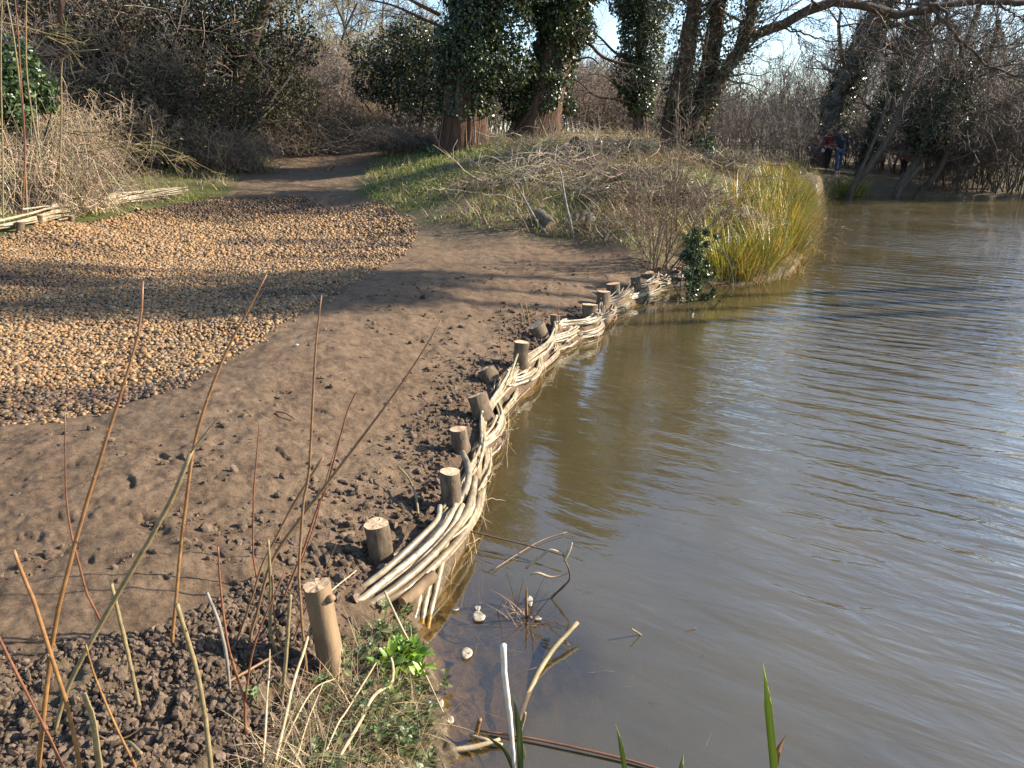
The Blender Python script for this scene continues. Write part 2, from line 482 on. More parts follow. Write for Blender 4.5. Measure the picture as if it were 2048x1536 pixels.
def cutwood():
    m, t, b, o = newmat("fresh_cut_wood")
    v = coords(t, "Object")
    n = noise(t, v, 30, 5, .7)
    t.links.new(ramp(t, n, [(.3, (.30, .17, .09)), (.6, (.58, .40, .24)), (.8, (.68, .52, .34))]), b.inputs["Base Color"])
    b.inputs["Roughness"].default_value = .8
    bump(t, b, noise(t, v, 70, 5, .7), .7, .003)
    return m
M_CUT = cutwood()
def terrain_mat():
    m, t, b, o = newmat("terrain_soil")
    v = coords(t, "Object")
    def at_(n):
        a = N(t, "ShaderNodeAttribute", attribute_name=n); return a.outputs["Fac"]
    big = noise(t, v, 1.3, 5, .6)
    fine = noise(t, v, 55, 6, .75)
    mid = noise(t, v, 9, 5, .65, .5)
    soil = ramp(t, mid, [(.28, (.105, .072, .046)), (.55, (.20, .138, .087)), (.8, (.26, .186, .122))])
    soil = mixc(t, 1.0, soil, ramp(t, fine, [(.3, (.62, .62, .62)), (.62, (1.08, 1.06, 1.04))]), 'MULTIPLY')
    speck = noise(t, v, 140, 2, .5)
    soil = mixc(t, ramp(t, speck, [(.70, (0, 0, 0)), (.76, (.7, .7, .7))]), soil, (.42, .36, .29))
    damp_or_shade = ramp(t, big, [(.40, (0, 0, 0)), (.62, (.55, .55, .55))])
    soil = mixc(t, damp_or_shade, soil, mixc(t, 1.0, soil, (.72, .68, .66), 'MULTIPLY'))
    litter = ramp(t, noise(t, v, 22, 6, .75, 1.0), [(.3, (.055, .040, .026)), (.5, (.13, .098, .060)), (.7, (.27, .21, .13))])
    green = ramp(t, noise(t, v, 16, 6, .75, .6), [(.3, (.035, .038, .012)), (.5, (.075, .09, .022)), (.72, (.18, .17, .065))])
    c = mixc(t, at_("litter"), soil, litter)
    c = mixc(t, at_("green"), c, green)
    vo = N(t, "ShaderNodeTexVoronoi"); vo.inputs["Scale"].default_value = 24
    t.links.new(v, vo.inputs["Vector"])
    grav = ramp(t, vo.outputs["Distance"], [(.0, (.20, .135, .075)), (.5, (.09, .06, .035))])
    c = mixc(t, at_("gravel"), c, grav)
    mud = ramp(t, mid, [(.3, (.05, .034, .019)), (.7, (.17, .115, .065))])
    c = mixc(t, at_("bed"), c, mud)
    t.links.new(c, b.inputs["Base Color"])
    b.inputs["Roughness"].default_value = .93
    b.inputs["Specular IOR Level"].default_value = .15
    h = bump(t, None, mid, .5, .03)
    h = bump(t, None, fine, .9, .012, h)
    bump(t, b, noise(t, v, 170, 5, .75), 1.0, .007, h)
    return m
M_TERRAIN = terrain_mat()
def water_mat():
    m, t, b, o = newmat("silty_water")
    t.nodes.remove(b)
    v = coords(t, "Object")
    # ripple field: wind ripples out on the water, almost calm by the bank
    def rot_scale(deg, sc):
        a = coords(t, "Object", (1, 1, 1), (0, 0, R(deg)))
        mp = N(t, "ShaderNodeMapping"); mp.inputs["Scale"].default_value = sc; t.links.new(a, mp.inputs[0]); return mp.outputs[0]
    n1 = noise(t, rot_scale(38, (1.0, 4.2, 1)), 1.25, 3, .5, .6)
    n2 = noise(t, rot_scale(26, (1.0, 3.6, 1)), 3.0, 3, .5, .5)
    wv = N(t, "ShaderNodeTexWave", wave_type='BANDS', bands_direction='Y')
    wv.inputs["Scale"].default_value = 1.15; wv.inputs["Distortion"].default_value = 7.0; wv.inputs["Detail"].default_value = 2.5; wv.inputs["Detail Scale"].default_value = .9
    t.links.new(rot_scale(34, (.55, 1, 1)), wv.inputs["Vector"])
    n3 = noise(t, v, 12, 3, .55, 1.2)
    patch = ramp(t, noise(t, v, .30, 2, .5), [(.30, (.25, .25, .25)), (.65, (1, 1, 1))])
    amp = N(t, "ShaderNodeAttribute", attribute_name="ripple")
    hsum = math_(t, 'ADD', math_(t, 'MULTIPLY', n1, .9), math_(t, 'MULTIPLY', n2, .45))
    hsum = math_(t, 'ADD', hsum, math_(t, 'MULTIPLY', wv.outputs["Fac"], .16))
    hsum = math_(t, 'ADD', hsum, math_(t, 'MULTIPLY', n3, .05))
    hsum = math_(t, 'MULTIPLY', math_(t, 'MULTIPLY', hsum, patch), amp.outputs["Fac"])
    bp = bump(t, None, hsum, 1.0, .075)
    gl = N(t, "ShaderNodeBsdfGlossy"); gl.inputs["Roughness"].default_value = .012; gl.inputs[0].default_value = (1, 1, 1, 1)
    df = N(t, "ShaderNodeBsdfDiffuse")
    mk = ramp(t, noise(t, v, .9, 4, .6), [(.3, (.066, .052, .023)), (.7, (.098, .076, .034))])
    t.links.new(mk, df.inputs[0])
    tr = N(t, "ShaderNodeBsdfTransparent"); tr.inputs[0].default_value = (.90, .77, .50, 1)
    murk = N(t, "ShaderNodeAttribute", attribute_name="murk")
    mb = N(t, "ShaderNodeMixShader"); t.links.new(murk.outputs["Fac"], mb.inputs[0])
    t.links.new(tr.outputs[0], mb.inputs[1]); t.links.new(df.outputs[0], mb.inputs[2])
    fr = N(t, "ShaderNodeFresnel"); fr.inputs[0].default_value = 2.0
    t.links.new(bp, fr.inputs["Normal"]); t.links.new(bp, gl.inputs["Normal"])
    mx = N(t, "ShaderNodeMixShader"); ge = N(t, "ShaderNodeNewGeometry")
    t.links.new(math_(t, 'MULTIPLY', fr.outputs[0], math_(t, 'SUBTRACT', 1.0, ge.outputs["Backfacing"])), mx.inputs[0])   # sunlight enters from above; no total reflection seen from below
    t.links.new(mb.outputs[0], mx.inputs[1]); t.links.new(gl.outputs[0], mx.inputs[2])
    t.links.new(mx.outputs[0], o.inputs[0])
    return m
M_WATER = water_mat()
def plain(name, c, rough=.7, ns=20, amt=.3, spec=.4, bd=.002):
    m, t, b, o = newmat(name)
    v = coords(t, "Object")
    n = noise(t, v, ns, 4, .6)
    t.links.new(ramp(t, n, [(.3, tuple(x * (1 - amt) for x in c)), (.7, tuple(min(1, x * (1 + amt * .5)) for x in c))]), b.inputs["Base Color"])
    b.inputs["Roughness"].default_value = rough; b.inputs["Specular IOR Level"].default_value = spec
    bump(t, b, noise(t, v, ns * 2.5, 4, .6), .4, bd)
    return m

# ------------------------------------------------------------------ terrain sheet
for (px, py, ang, a, b_, d) in [(320, 912, -.7, .10, .035, .04), (562, 908, -.9, .10, .03, .035), (252, 962, -1.0, .10, .04, .045), (420, 958, .1, .09, .03, .035),
                                (112, 1038, .2, .07, .05, .05), (285, 1050, -.5, .13, .08, .06), (430, 1060, .3, .08, .05, .03), (340, 1080, .2, .12, .035, .03),
                                (545, 960, -.8, .08, .025, .025), (690, 780, .3, .12, .03, .03), (600, 740, .5, .10, .03, .025), (150, 930, .1, .16, .025, .025),
                                (40, 1080, .1, .12, .06, .05), (470, 1180, -.7, .10, .03, .035), (60, 960, .1, .2, .02, .02), (650, 830, -.5, .10, .025, .03),
                                (200, 1130, .0, .16, .05, .03), (740, 700, .2, .14, .03, .03), (860, 640, .2, .2, .035, .03), (620, 1030, -.6, .09, .03, .03), (520, 700, .6, .3, .03, .03),
                                (960, 590, .1, .2, .03, .025), (800, 760, .5, .12, .03, .025), (400, 880, .2, .2, .02, .02)]:
    q = G(px, py); DENTS.append((q[0], q[1], ang, a * 1.15, b_ * .9, d * .55))
rp = np.random.default_rng(19)
for k in range(46):                                  # faint boot prints
    q = G(rp.uniform(0, 1050), rp.uniform(500, 1150))
    if sdist(q[:1], q[1:2])[0] > -.35: continue
    a0 = rp.normal() * .5 + .9
    DENTS.append((q[0], q[1], a0, .15, .052, rp.uniform(.007, .014))); DENTS.append((q[0] + .13 * math.cos(a0), q[1] + .13 * math.sin(a0), a0, .05, .04, .008))
GRAVEL = poly([(-260, 860), (0, 850), (180, 828), (330, 790), (470, 702), (560, 645), (640, 598), (750, 538), (822, 492), (832, 460), (790, 425), (740, 408),
               (600, 393), (470, 396), (390, 402), (270, 425), (150, 447), (0, 478), (-260, 520)])
PATH = poly([(440, 400), (500, 350), (560, 305), (640, 276), (740, 268), (850, 280), (800, 297), (745, 320), (715, 350), (715, 385), (760, 410), (830, 440), (830, 500), (640, 420)])
SOIL = poly([(-300, 1650), (-300, 850), (330, 780), (640, 590), (830, 480), (1000, 478), (1160, 478), (1250, 495), (1290, 540)]) + \
       [tuple(P(x, y, 0.0)[:2]) for x, y in [(1380, 580), (1200, 692), (1052, 845), (950, 1080), (820, 1240)]] + [tuple(G(700, 1290)[:2]), tuple(G(620, 1420)[:2]), tuple(G(520, 1650)[:2])]
def zone(x, y, pg, soft, wob=.25, sc=1.5, seed=0):
    d = seg_dist(x, y, pg, True); d = np.where(inside(x, y, pg), d, -d)
    return sstep(-soft, soft, d + (fbm(x * sc, y * sc, 31 + seed) - .5) * wob)
def zones(x, y):
    s = sdist(x, y)
    gv = zone(x, y, GRAVEL, .05, .12, 4, 1)
    pt = zone(x, y, PATH, .35, .9, 1.2, 2)
    sl_ = zone(x, y, SOIL, .12, .35, 2, 3)
    bare = np.clip(np.maximum(pt, sl_), 0, 1)
    return gv, bare, s
rows = np.concatenate([np.geomspace(.9, 11, 560, endpoint=False), np.geomspace(11, 40, 200, endpoint=False), np.geomspace(40, 92, 40)])
ang = np.concatenate([np.linspace(-88, -38, 40, endpoint=False), np.linspace(-38, 38, 600, endpoint=False), np.linspace(38, 88, 50)])
RR, AA = np.meshgrid(rows, np.radians(ang), indexing='ij')
TX, TY = RR * np.sin(AA), RR * np.cos(AA) - .4
TZ = ground_h(TX, TY)
gv, bare, sdw = zones(TX, TY)
n0, n1_ = TX.shape
idx = np.arange(n0 * n1_).reshape(n0, n1_)
Q = np.stack([idx[:-1, :-1], idx[1:, :-1], idx[1:, 1:], idx[:-1, 1:]], -1).reshape(-1, 4)
Q = Q[:, ::-1]
gr = np.maximum((1 - bare) * (1 - gv), sstep(.0, .1, sdw) * sstep(6, 9, TY))
gn = gr * sstep(.38, .62, fbm(TX * .6, TY * .6, 41)) * .9 * (1 - sstep(20, 26, RR)) * sstep(.25, .8, -sdw)
me = mesh_np("terrain", np.stack([TX, TY, TZ], -1), [Q], M_TERRAIN, True,
             attrs=dict(gravel=gv.ravel(), litter=np.maximum(gr, .55 * inside(TX, TY, CRUMB) * sstep(0, .25, seg_dist(TX, TY, CRUMB, True))).ravel(), green=gn.ravel(), bed=(sstep(.12, .3, sdw) * (1 - sstep(6, 9, TY))).ravel()))
tag(link("terrain", me), kind="structure")
# ------------------------------------------------------------------ water
wx = np.concatenate([np.arange(-1.5, 8, .1), np.arange(8, 44, .4)]); wy = np.concatenate([np.arange(-11, 0, .5), np.arange(0, 12, .1), np.arange(12, 40, .3)])
WX, WY = np.meshgrid(wx, wy, indexing='ij')
sw = sdist(WX, WY)
dep = np.clip(-ground_h(WX, WY, False), 0, 3)
murk = np.clip(1 - np.exp(-dep * 4.2), 0, .97)
rip = .07 + .93 * sstep(.2, 3.2, sw + (fbm(WX * .5, WY * .5, 61) - .5) * 2.2) * (.5 + .5 * sstep(1.5, 5, WX * .8 + WY * .25))
a_, b_ = WX.shape
idx = np.arange(a_ * b_).reshape(a_, b_)
Q = np.stack([idx[:-1, :-1], idx[1:, :-1], idx[1:, 1:], idx[:-1, 1:]], -1).reshape(-1, 4)
keep = (sw.ravel()[Q] > -.45).any(1)
me = mesh_np("water", np.stack([WX, WY, np.zeros_like(WX)], -1), [Q[keep]], M_WATER, True, attrs=dict(murk=murk.ravel(), ripple=rip.ravel()))
tag(link("water", me), kind="structure")

# ------------------------------------------------------------------ gravel (stuff): a sheet of river pebbles
gp = np.array(GRAVEL)
def jgrid(x0, x1, y0, y1, st, rg, jit=.45):
    X, Y = np.meshgrid(np.arange(x0, x1, st), np.arange(y0, y1, st * .9), indexing='ij')
    X = X + (np.arange(X.shape[1]) % 2)[None] * st * .5
    X = X + (rg.random(X.shape) - .5) * st * jit * 2; Y = Y + (rg.random(Y.shape) - .5) * st * jit * 2
    return X.ravel(), Y.ravel()
PEB = .62 * np.array([(.42, .285, .155), (.36, .25, .15), (.50, .36, .21), (.30, .20, .12), (.46, .30, .14), (.40, .33, .25), (.25, .20, .155), (.48, .27, .12), (.44, .34, .21), (.34, .22, .12)])
gparts, gcols = [], []
for (y0, y1, st, sub, sz) in [(0, 6.0, .0265, 2, .0142), (6.0, 10.5, .031, 1, .0165), (10.5, 30, .042, 1, .0225)]:
    X, Y = jgrid(gp[:, 0].min(), gp[:, 0].max(), max(y0, gp[:, 1].min()), min(y1, gp[:, 1].max() + .3), st, rng)
    k = (np.abs(X) < Y * .78 + .6)
    X, Y = X[k], Y[k]
    d = seg_dist(X, Y, GRAVEL, True); ins = inside(X, Y, GRAVEL)
    d = np.where(ins, d, -d) + (fbm(X * 4, Y * 4, 32) - .5) * .12
    d = d + (rng.random(len(X)) ** 6) * .16
    k = d > .0
    X, Y = X[k], Y[k]
    n = len(X)
    s = sz * np.exp(rng.normal(size=n) * .26)
    size = np.stack([s * rng.uniform(.95, 1.4, n), s * rng.uniform(.7, 1.0, n), s * rng.uniform(.5, .8, n)], -1)
    Z = ground_h(X, Y) + size[:, 2] * rng.uniform(.1, .95, n) + (fbm(X * 5, Y * 5, 90) - .5) * .02
    V, F, m = blobs(np.stack([X, Y, Z], -1), size, sub, rng, .72, .09)
    c = np.array((1.0, .86, .66)) * PEB[rng.integers(0, len(PEB), n)] * (1 + .17 * rng.normal(size=(n, 1))) * (.8 + .4 * fbm(X * 1.2, Y * 1.2, 95))[:, None]
    damp_or_shade = sstep(.50, .66, fbm(X * .45 + Y * .2, Y * 1.5, 97, 4)) * .55          # tree shade painted into the pebble colours as uneven dark bands
    c = c * (1 - damp_or_shade)[:, None]
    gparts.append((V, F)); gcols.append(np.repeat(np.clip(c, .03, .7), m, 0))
V, F = merge(gparts)
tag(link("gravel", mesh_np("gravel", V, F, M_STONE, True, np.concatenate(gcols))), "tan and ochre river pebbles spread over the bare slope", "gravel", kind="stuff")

# ------------------------------------------------------------------ crumbs and clods of dug soil (stuff)
def scatter_px(polys, n):
    """random ground points inside a picture outline, evenly in the world"""
    pw = poly(polys); a = np.array(pw)
    X = rng.uniform(a[:, 0].min(), a[:, 0].max(), n * 6); Y = rng.uniform(a[:, 1].min(), a[:, 1].max(), n * 6)
    k = inside(X, Y, pw); X, Y = X[k][:n], Y[k][:n]
    return X, Y
cl = []
def clods(X, Y, s, emb=.1):
    emb = emb * .35
    size = np.stack([s * rng.uniform(.8, 1.3, len(X)), s * rng.uniform(.7, 1.1, len(X)), s * rng.uniform(.6, 1., len(X))], -1)
    cl.append((np.stack([X, Y, ground_h(X, Y) + s * emb], -1), size))
st_w = np.array([P(x, y, .17)[:2] for x, y in STAKE_PX])
for (x, y), sp in zip(st_w[:9], [0.20, .22, .24, .24, .22, .22, .2, .18, .15]):    # spoil heaped behind the stakes
    n = 900
    X = x - .06 - np.abs(rng.normal(size=n)) * sp; Y = y + rng.normal(size=n) * .24
    clods(X, Y, .0022 + rng.random(n) ** 7 * .017 * (1 - .02 * y), rng.uniform(.1, 1.3, n))
X, Y = scatter_px([(-80, 1330), (150, 1290), (330, 1255), (520, 1150), (640, 1180), (700, 1330), (640, 1536), (600, 1640), (-150, 1640)], 42000)
k = fbm(X * 5, Y * 5, 51) > .30; clods(X[k], Y[k], .0016 + rng.random(k.sum()) ** 7 * .0105, rng.uniform(.1, 1.0, k.sum()))
X, Y = scatter_px([(-60, 1130), (120, 1090), (700, 900), (830, 1000), (800, 1150), (600, 1200), (330, 1270), (-60, 1350)], 3000)
k = fbm(X * 4, Y * 4, 52) > .52; clods(X[k], Y[k], .002 + rng.random(k.sum()) ** 5 * .014, .3)
X, Y = scatter_px([(0, 880), (500, 820), (700, 600), (1000, 520), (1200, 520), (1000, 700), (850, 900), (500, 1050), (0, 1150)], 5200)
k = fbm(X * 3, Y * 3, 53) > .55; clods(X[k], Y[k], .002 + rng.random(k.sum()) ** 6 * .016, .3)
ce = np.concatenate([c for c, _ in cl]); cs = np.concatenate([s for _, s in cl])
big = cs[:, 0] > .0075
parts = [blobs(ce[big], cs[big], 2, rng, .2, .42, 24), blobs(ce[~big], cs[~big], 1, rng, .2, .4, 24)]
nb = big.sum()
V, F = merge([(a, b) for a, b, _ in parts])
c = np.array((.118, .084, .058))[None] * (1 + .22 * rng.normal(size=(len(ce), 1)))
tag(link("soil_clods", mesh_np("soil_clods", V, F, M_CLOD, False, np.concatenate([np.repeat(np.clip(c[:nb], .04, .4), parts[0][2], 0), np.repeat(np.clip(c[nb:], .04, .4), parts[1][2], 0)]))), "crumbs and clods of freshly dug brown soil behind the stakes", "soil", kind="stuff")

# ------------------------------------------------------------------ round stakes, logs
def stake_mesh(base, top, r, mat=M_STAKE, K=9, S=20, jag=.0, seed=0):
    """a cut round post from below the ground to a slightly sloping sawn top; body mesh and top mesh in world units around base"""
    rg = np.random.default_rng(seed)
    base = np.asarray(base); top = np.asarray(top)
    ax = norm(top - base)
    down = base - ax * .22
    u = np.linspace(0, 1, K)
    pts = down[None] * (1 - u)[:, None] + top[None] * u[:, None]
    pts[1:-1] += rg.normal(size=(K - 2, 3)) * r * .04
    rad = r * (1.06 - .08 * u) * (1 + .03 * rg.normal(size=K))
    V, F = tubes(pts - base, rad, S, False)
    V = V.reshape(K, S, 3)
    bumps = 1 + .06 * np.cos(np.arange(S) / S * 2 * np.pi * 3 + rg.uniform(0, 6)) + .03 * rg.normal(size=S)
    cen = (pts - base)[:, None, :]
    V = cen + (V - cen) * bumps[None, :, None]
    tilt = norm(rg.normal(size=3)) * .10
    V[-1] += ((V[-1] - (top - base)) @ tilt)[:, None] * ax[None] + (rg.random(S)[:, None] * jag) * ax[None]
    ring = V[-1]
    c0 = ring.mean(0)
    tv = np.concatenate([c0[None] + ax * .001, c0 + (ring - c0) * .55 + ax * rg.normal(size=(S, 1)) * .0015, c0 + (ring - c0) * 1.002 + ax * .001])
    i = np.arange(S); j = (i + 1) % S
    TF = [np.stack([np.zeros(S, int), 1 + i, 1 + j], -1), np.stack([1 + i, 1 + S + i, 1 + S + j, 1 + j], -1)]
    return V.reshape(-1, 3), F, tv, TF
def add_stake(parent, name, base, top, r, mat=M_STAKE, seed=0, jag=0.0, label=None):
    V, F, tv, TF = stake_mesh(base, top, r, mat, seed=seed, jag=jag)
    off = np.asarray(base) - np.array(parent.location) if parent is not None else np.zeros(3)
    o = link(name, mesh_np(name, V + off, F, mat), parent)
    t = link("cut_top", mesh_np("cut_top", tv + off, TF, M_CUT, False), o)
    if label: o["label"] = label
    return o
def depth_of(q): return q[1] * cp - (q[2] - HC) * sp_
THIN = 1.0
def pxr(wpx, q): return THIN * wpx * .5 * depth_of(q) / FPX     # radius of something wpx wide in the picture at point q

# ------------------------------------------------------------------ the wattle edging along the water
TOPS = [(752, 1047, 46), (900, 943, 40), (916, 858, 36), (953, 790, 39), (970, 737, 36), (1043, 684, 30), (1072, 650, 32), (1110, 630, 20), (1179, 609, 31), (1208, 583, 26),
        (1227, 567, 26), (1271, 553, 20), (1299, 545, 19), (1314, 535, 17), (1357, 533, 15)]
WE = thing("wattle_edging", "long woven willow edging with sawn round stakes holding the soil bank along the water", "wattle edging", (0, 4, 0))
WEL = np.array((0, 4, 0.))
bases = []
for i, ((bx, by), (tx, ty, w)) in enumerate(zip(STAKE_PX, TOPS)):
    b = G(bx, by); b = np.array((*P(bx, by, .16)[:2], .14))
    t = at(tx, ty, b[1] + (.0, .02)[i % 2])
    add_stake(WE, "stake", b, t, pxr(w, b), seed=i)
    bases.append(b)
bases = np.array(bases)
# the line the rods follow, extended at both ends
SL = np.vstack([P(690, 1225, .1)[:2] + np.array((-.02, -.10)), bases[:, :2], P(1385, 548, .1)[:2] + np.array((.1, .15))])
cum = np.concatenate(([0], np.cumsum(np.linalg.norm(np.diff(SL, axis=0), axis=1))))
def along(s):
    s = np.asarray(s, float)
    sm = [np.interp(s + d, cum, SL[:, k]) for d in (-.18, -.06, .06, .18) for k in (0, 1)]
    x = (sm[0] + sm[2] + sm[4] + sm[6]) / 4; y = (sm[1] + sm[3] + sm[5] + sm[7]) / 4
    ex = .05
    tx = np.interp(s + ex, cum, SL[:, 0]) - np.interp(s - ex, cum, SL[:, 0]); ty = np.interp(s + ex, cum, SL[:, 1]) - np.interp(s - ex, cum, SL[:, 1])
    l = np.hypot(tx, ty) + 1e-9
    return x, y, ty / l, -tx / l        # normal towards the water
rods = []
rg = np.random.default_rng(21)
ns = len(bases)
NL = 6
for i in range(0, ns + 1):
    for k in range(17 if i < 12 else 14):
        zt = rg.uniform(-.13, .21); L = int((zt + .13) / .068)       # rods of one band weave alike, the next band the other way
        s0 = cum[min(i, ns)] + rg.normal() * .06 - .08
        i1 = min(i + 2 + int(rg.integers(0, 3)), ns + 1)
        s1 = cum[i1] + rg.normal() * .12
        if s1 - s0 < .35: continue
        K = 22
        s = np.linspace(s0, s1, K)
        ph = np.interp(s, cum, np.arange(len(cum)))          # post index as a phase
        amp = .046 + .016 * rg.random()
        off = .05 + .22 * (.21 - zt) * rg.uniform(.6, 1.1) - np.cos((ph - L) * math.pi) * amp + rg.normal() * .010
        u = (s - s0) / (s1 - s0)
        z = zt + .010 * np.sin(u * 5 + rg.uniform(0, 6)) + (u - .5) * rg.normal() * .03
        x, y, nx, ny = along(s)
        pts = np.stack([x + nx * off, y + ny * off, z], -1)
        # the topmost ends poke up
        e0 = rg.uniform(.0, .07) * (zt > .10); e1 = rg.uniform(.0, .09) * (zt > .10)
        pts[:, 2] += e0 * np.clip(1 - u / .16, 0, 1) ** 1.5 + e1 * np.clip((u - .86) / .14, 0, 1) ** 1.5
        r0 = rg.uniform(.009, .0145); r1 = rg.uniform(.005, .0085)
        if rg.random() < .5: r0, r1 = r1, r0
        rods.append((pts, np.linspace(r0, r1, K), L))
# hand-laid rods at the near end: butts running down into the water, a few that end on the bank
def pz(l): return np.array([P(a, b, c) for a, b, c in l])
for l, w in [([(880, 1070, .16), (862, 1150, .08), (846, 1230, .0), (836, 1290, -.08)], 15), ([(895, 1075, .14), (876, 1160, .06), (858, 1240, -.02), (850, 1300, -.1)], 13),
             ([(868, 1085, .16), (846, 1170, .07), (828, 1240, .0), (822, 1290, -.07)], 13),
             ([(725, 1195, .17), (800, 1130, .21), (870, 1060, .22), (925, 995, .20), (938, 940, .24), (925, 905, .26)], 17), ([(715, 1210, .15), (800, 1150, .18), (880, 1080, .19), (938, 1010, .17), (950, 955, .20)], 18),
             ([(725, 1222, .10), (810, 1180, .12), (890, 1110, .12), (945, 1040, .10), (960, 985, .14)], 17), ([(690, 1232, .13), (775, 1185, .16), (850, 1115, .2), (900, 1060, .2), (925, 1010, .22)], 15),
             ([(672, 1225, .20), (720, 1200, .215), (790, 1145, .235), (850, 1095, .25), (890, 1050, .26), (912, 1010, .27)], 15), ([(668, 1245, .16), (730, 1215, .19), (810, 1160, .21), (880, 1095, .21), (930, 1030, .20), (945, 985, .22)], 16),
             ([(740, 1228, .06), (830, 1170, .08), (905, 1100, .07), (955, 1030, .04), (966, 980, .05)], 15), ([(705, 1190, .19), (770, 1140, .24), (830, 1085, .27), (874, 1040, .28), (880, 1012, .30)], 14)]:
    p = smooth_line(pz(l), 22)
    rods.append((p, np.linspace(pxr(w, p[0]), pxr(w * .75, p[-1]), 22), 9))
rods.sort(key=lambda r: -((r[1].mean() * (12 - min(r[0][:, 1].mean(), 11))) * (2.5 if r[0][:, 2].mean() > .02 else 1)))
for p, r, L in rods[:100]:
    V, F = tubes(p - WEL, r, 8)
    link("rod", mesh_np("rod", V, F, M_ROD), WE)
if len(rods) > 100:
    V, F = merge([tubes(p - WEL, r, 6) for p, r, L in rods[100:]])
    o = link("rod_weave", mesh_np("rod_weave", V, F, M_WEAVE, True, vcol(len(rods) - 100, 22 * 6, (.29, .235, .155), rg, .4, (.15, .11, .065), .3)), WE); o["kind"] = "stuff"
# fine willow tips hanging from the weave into the water
tp = []
tr_ = []
for k in range(260):
    s = rg.uniform(cum[1], cum[-1]) if k > 110 else rg.uniform(cum[1], cum[5])
    x, y, nx, ny = along(np.array([s]))
    o0 = rg.uniform(.05, .13); ln = rg.uniform(.10, .42)
    dirx = rg.normal() * 1.1 - .5
    u = np.linspace(0, 1, 7); ou = rg.uniform(.0, .55)
    tx, ty = -ny[0], nx[0]
    pts = np.stack([x[0] + nx[0] * (o0 + ln * u * ou) + tx * dirx * ln * u - .1 * tx * u, y[0] + ny[0] * (o0 + ln * u * ou) + ty * dirx * ln * u - .25 * u * ln,
                    rg.uniform(-.06, .05) + rg.uniform(.0, .04) * np.sin(u * 3) - u * rg.uniform(.02, .12)], -1)
    pts += rg.normal(size=pts.shape) * .010 * u[:, None]
    tp.append(pts); tr_.append(np.linspace(.0028, .0012, 7) * rg.uniform(.7, 1.3))
V, F = tubes(np.array(tp) - WEL, np.array(tr_), 4, False)
o = link("willow_tips", mesh_np("willow_tips", V, F, M_STALK), WE); o["kind"] = "stuff"

# the leaning post that closes the near end
b = G(668, 1345); t = at(634, 1172, b[1] + .03)
SP = thing("leaning_post", "thick smooth brown post with a frayed top, leaning at the near end of the wattle", "post", b)
add_stake(SP, "post_body", b, t, pxr(50, b), M_STAKE_SMOOTH, 77, .006)
kn = (b + (t - b) * .90) + np.array((.036, -.02, -.005)); kn2 = kn + np.array((.022, -.008, .016))
V, F = tubes(np.array([kn - b, (kn + kn2) / 2 - b, kn2 - b]), np.array((.015, .014, .011)), 10); link("knot", mesh_np("knot", V, F, M_STAKE_SMOOTH), SP)

def log(name, label, a, c, r, mat=M_STAKE, seed=0, cat="log", group=None):
    a = np.asarray(a); c = np.asarray(c); mid = (a + c) / 2
    T = thing(name, label, cat, mid, group)
    K, S = 6, 14
    rg = np.random.default_rng(seed)
    u = np.linspace(0, 1, K)[:, None]
    V, F = tubes(a * (1 - u) + c * u - mid + rg.normal(size=(K, 3)) * r * .05, np.full(K, r) * (1 + .05 * rg.normal(size=K)), S, False, .04, seed)
    link("bark", mesh_np("bark", V, F, mat), T)
    i = np.arange(S); j = (i + 1) % S
    for e, rr in ((0, V[:S]), (1, V[-S:])):
        c0 = rr.mean(0)
        link("cut_end", mesh_np("cut_end", np.concatenate([c0[None], rr]), [np.stack([np.zeros(S, int), 1 + i, 1 + j], -1)], M_CUT, False), T)
    return T
log("short_log", "short peeled log poking out from under the near wattle rods", P(868, 1150, .13), P(805, 1205, .10), pxr(24, P(830, 1180, .1)), M_STAKE_SMOOTH, 3)
log("short_log", "short log with a dark end lying in the weave beside the second stake", P(960, 900, .16), P(952, 962, .13), pxr(17, P(950, 960, .1)), M_STAKE_SMOOTH, 4)
log("cut_log", "fat cut log with an orange sawn end at the foot of a propped branch", G(1075, 438, .08), G(1103, 462, .06), .11, M_BARK_GREY, 5)
log("cut_log", "pale cut log standing at the right end of the three half hidden logs", at(1181, 432, 12.2), G(1181, 449, .0), .075, M_GREYSTICK, 6)
log("cut_log", "mossy cut log leaning in the middle of the three half hidden logs", at(1168, 427, 12.3), G(1163, 447, .0), .09, M_STAKE, 7)
log("cut_log", "brown cut log at the left end of the three half hidden logs", at(1152, 431, 12.2), G(1152, 449, .0), .075, M_BARK_GREY, 8)

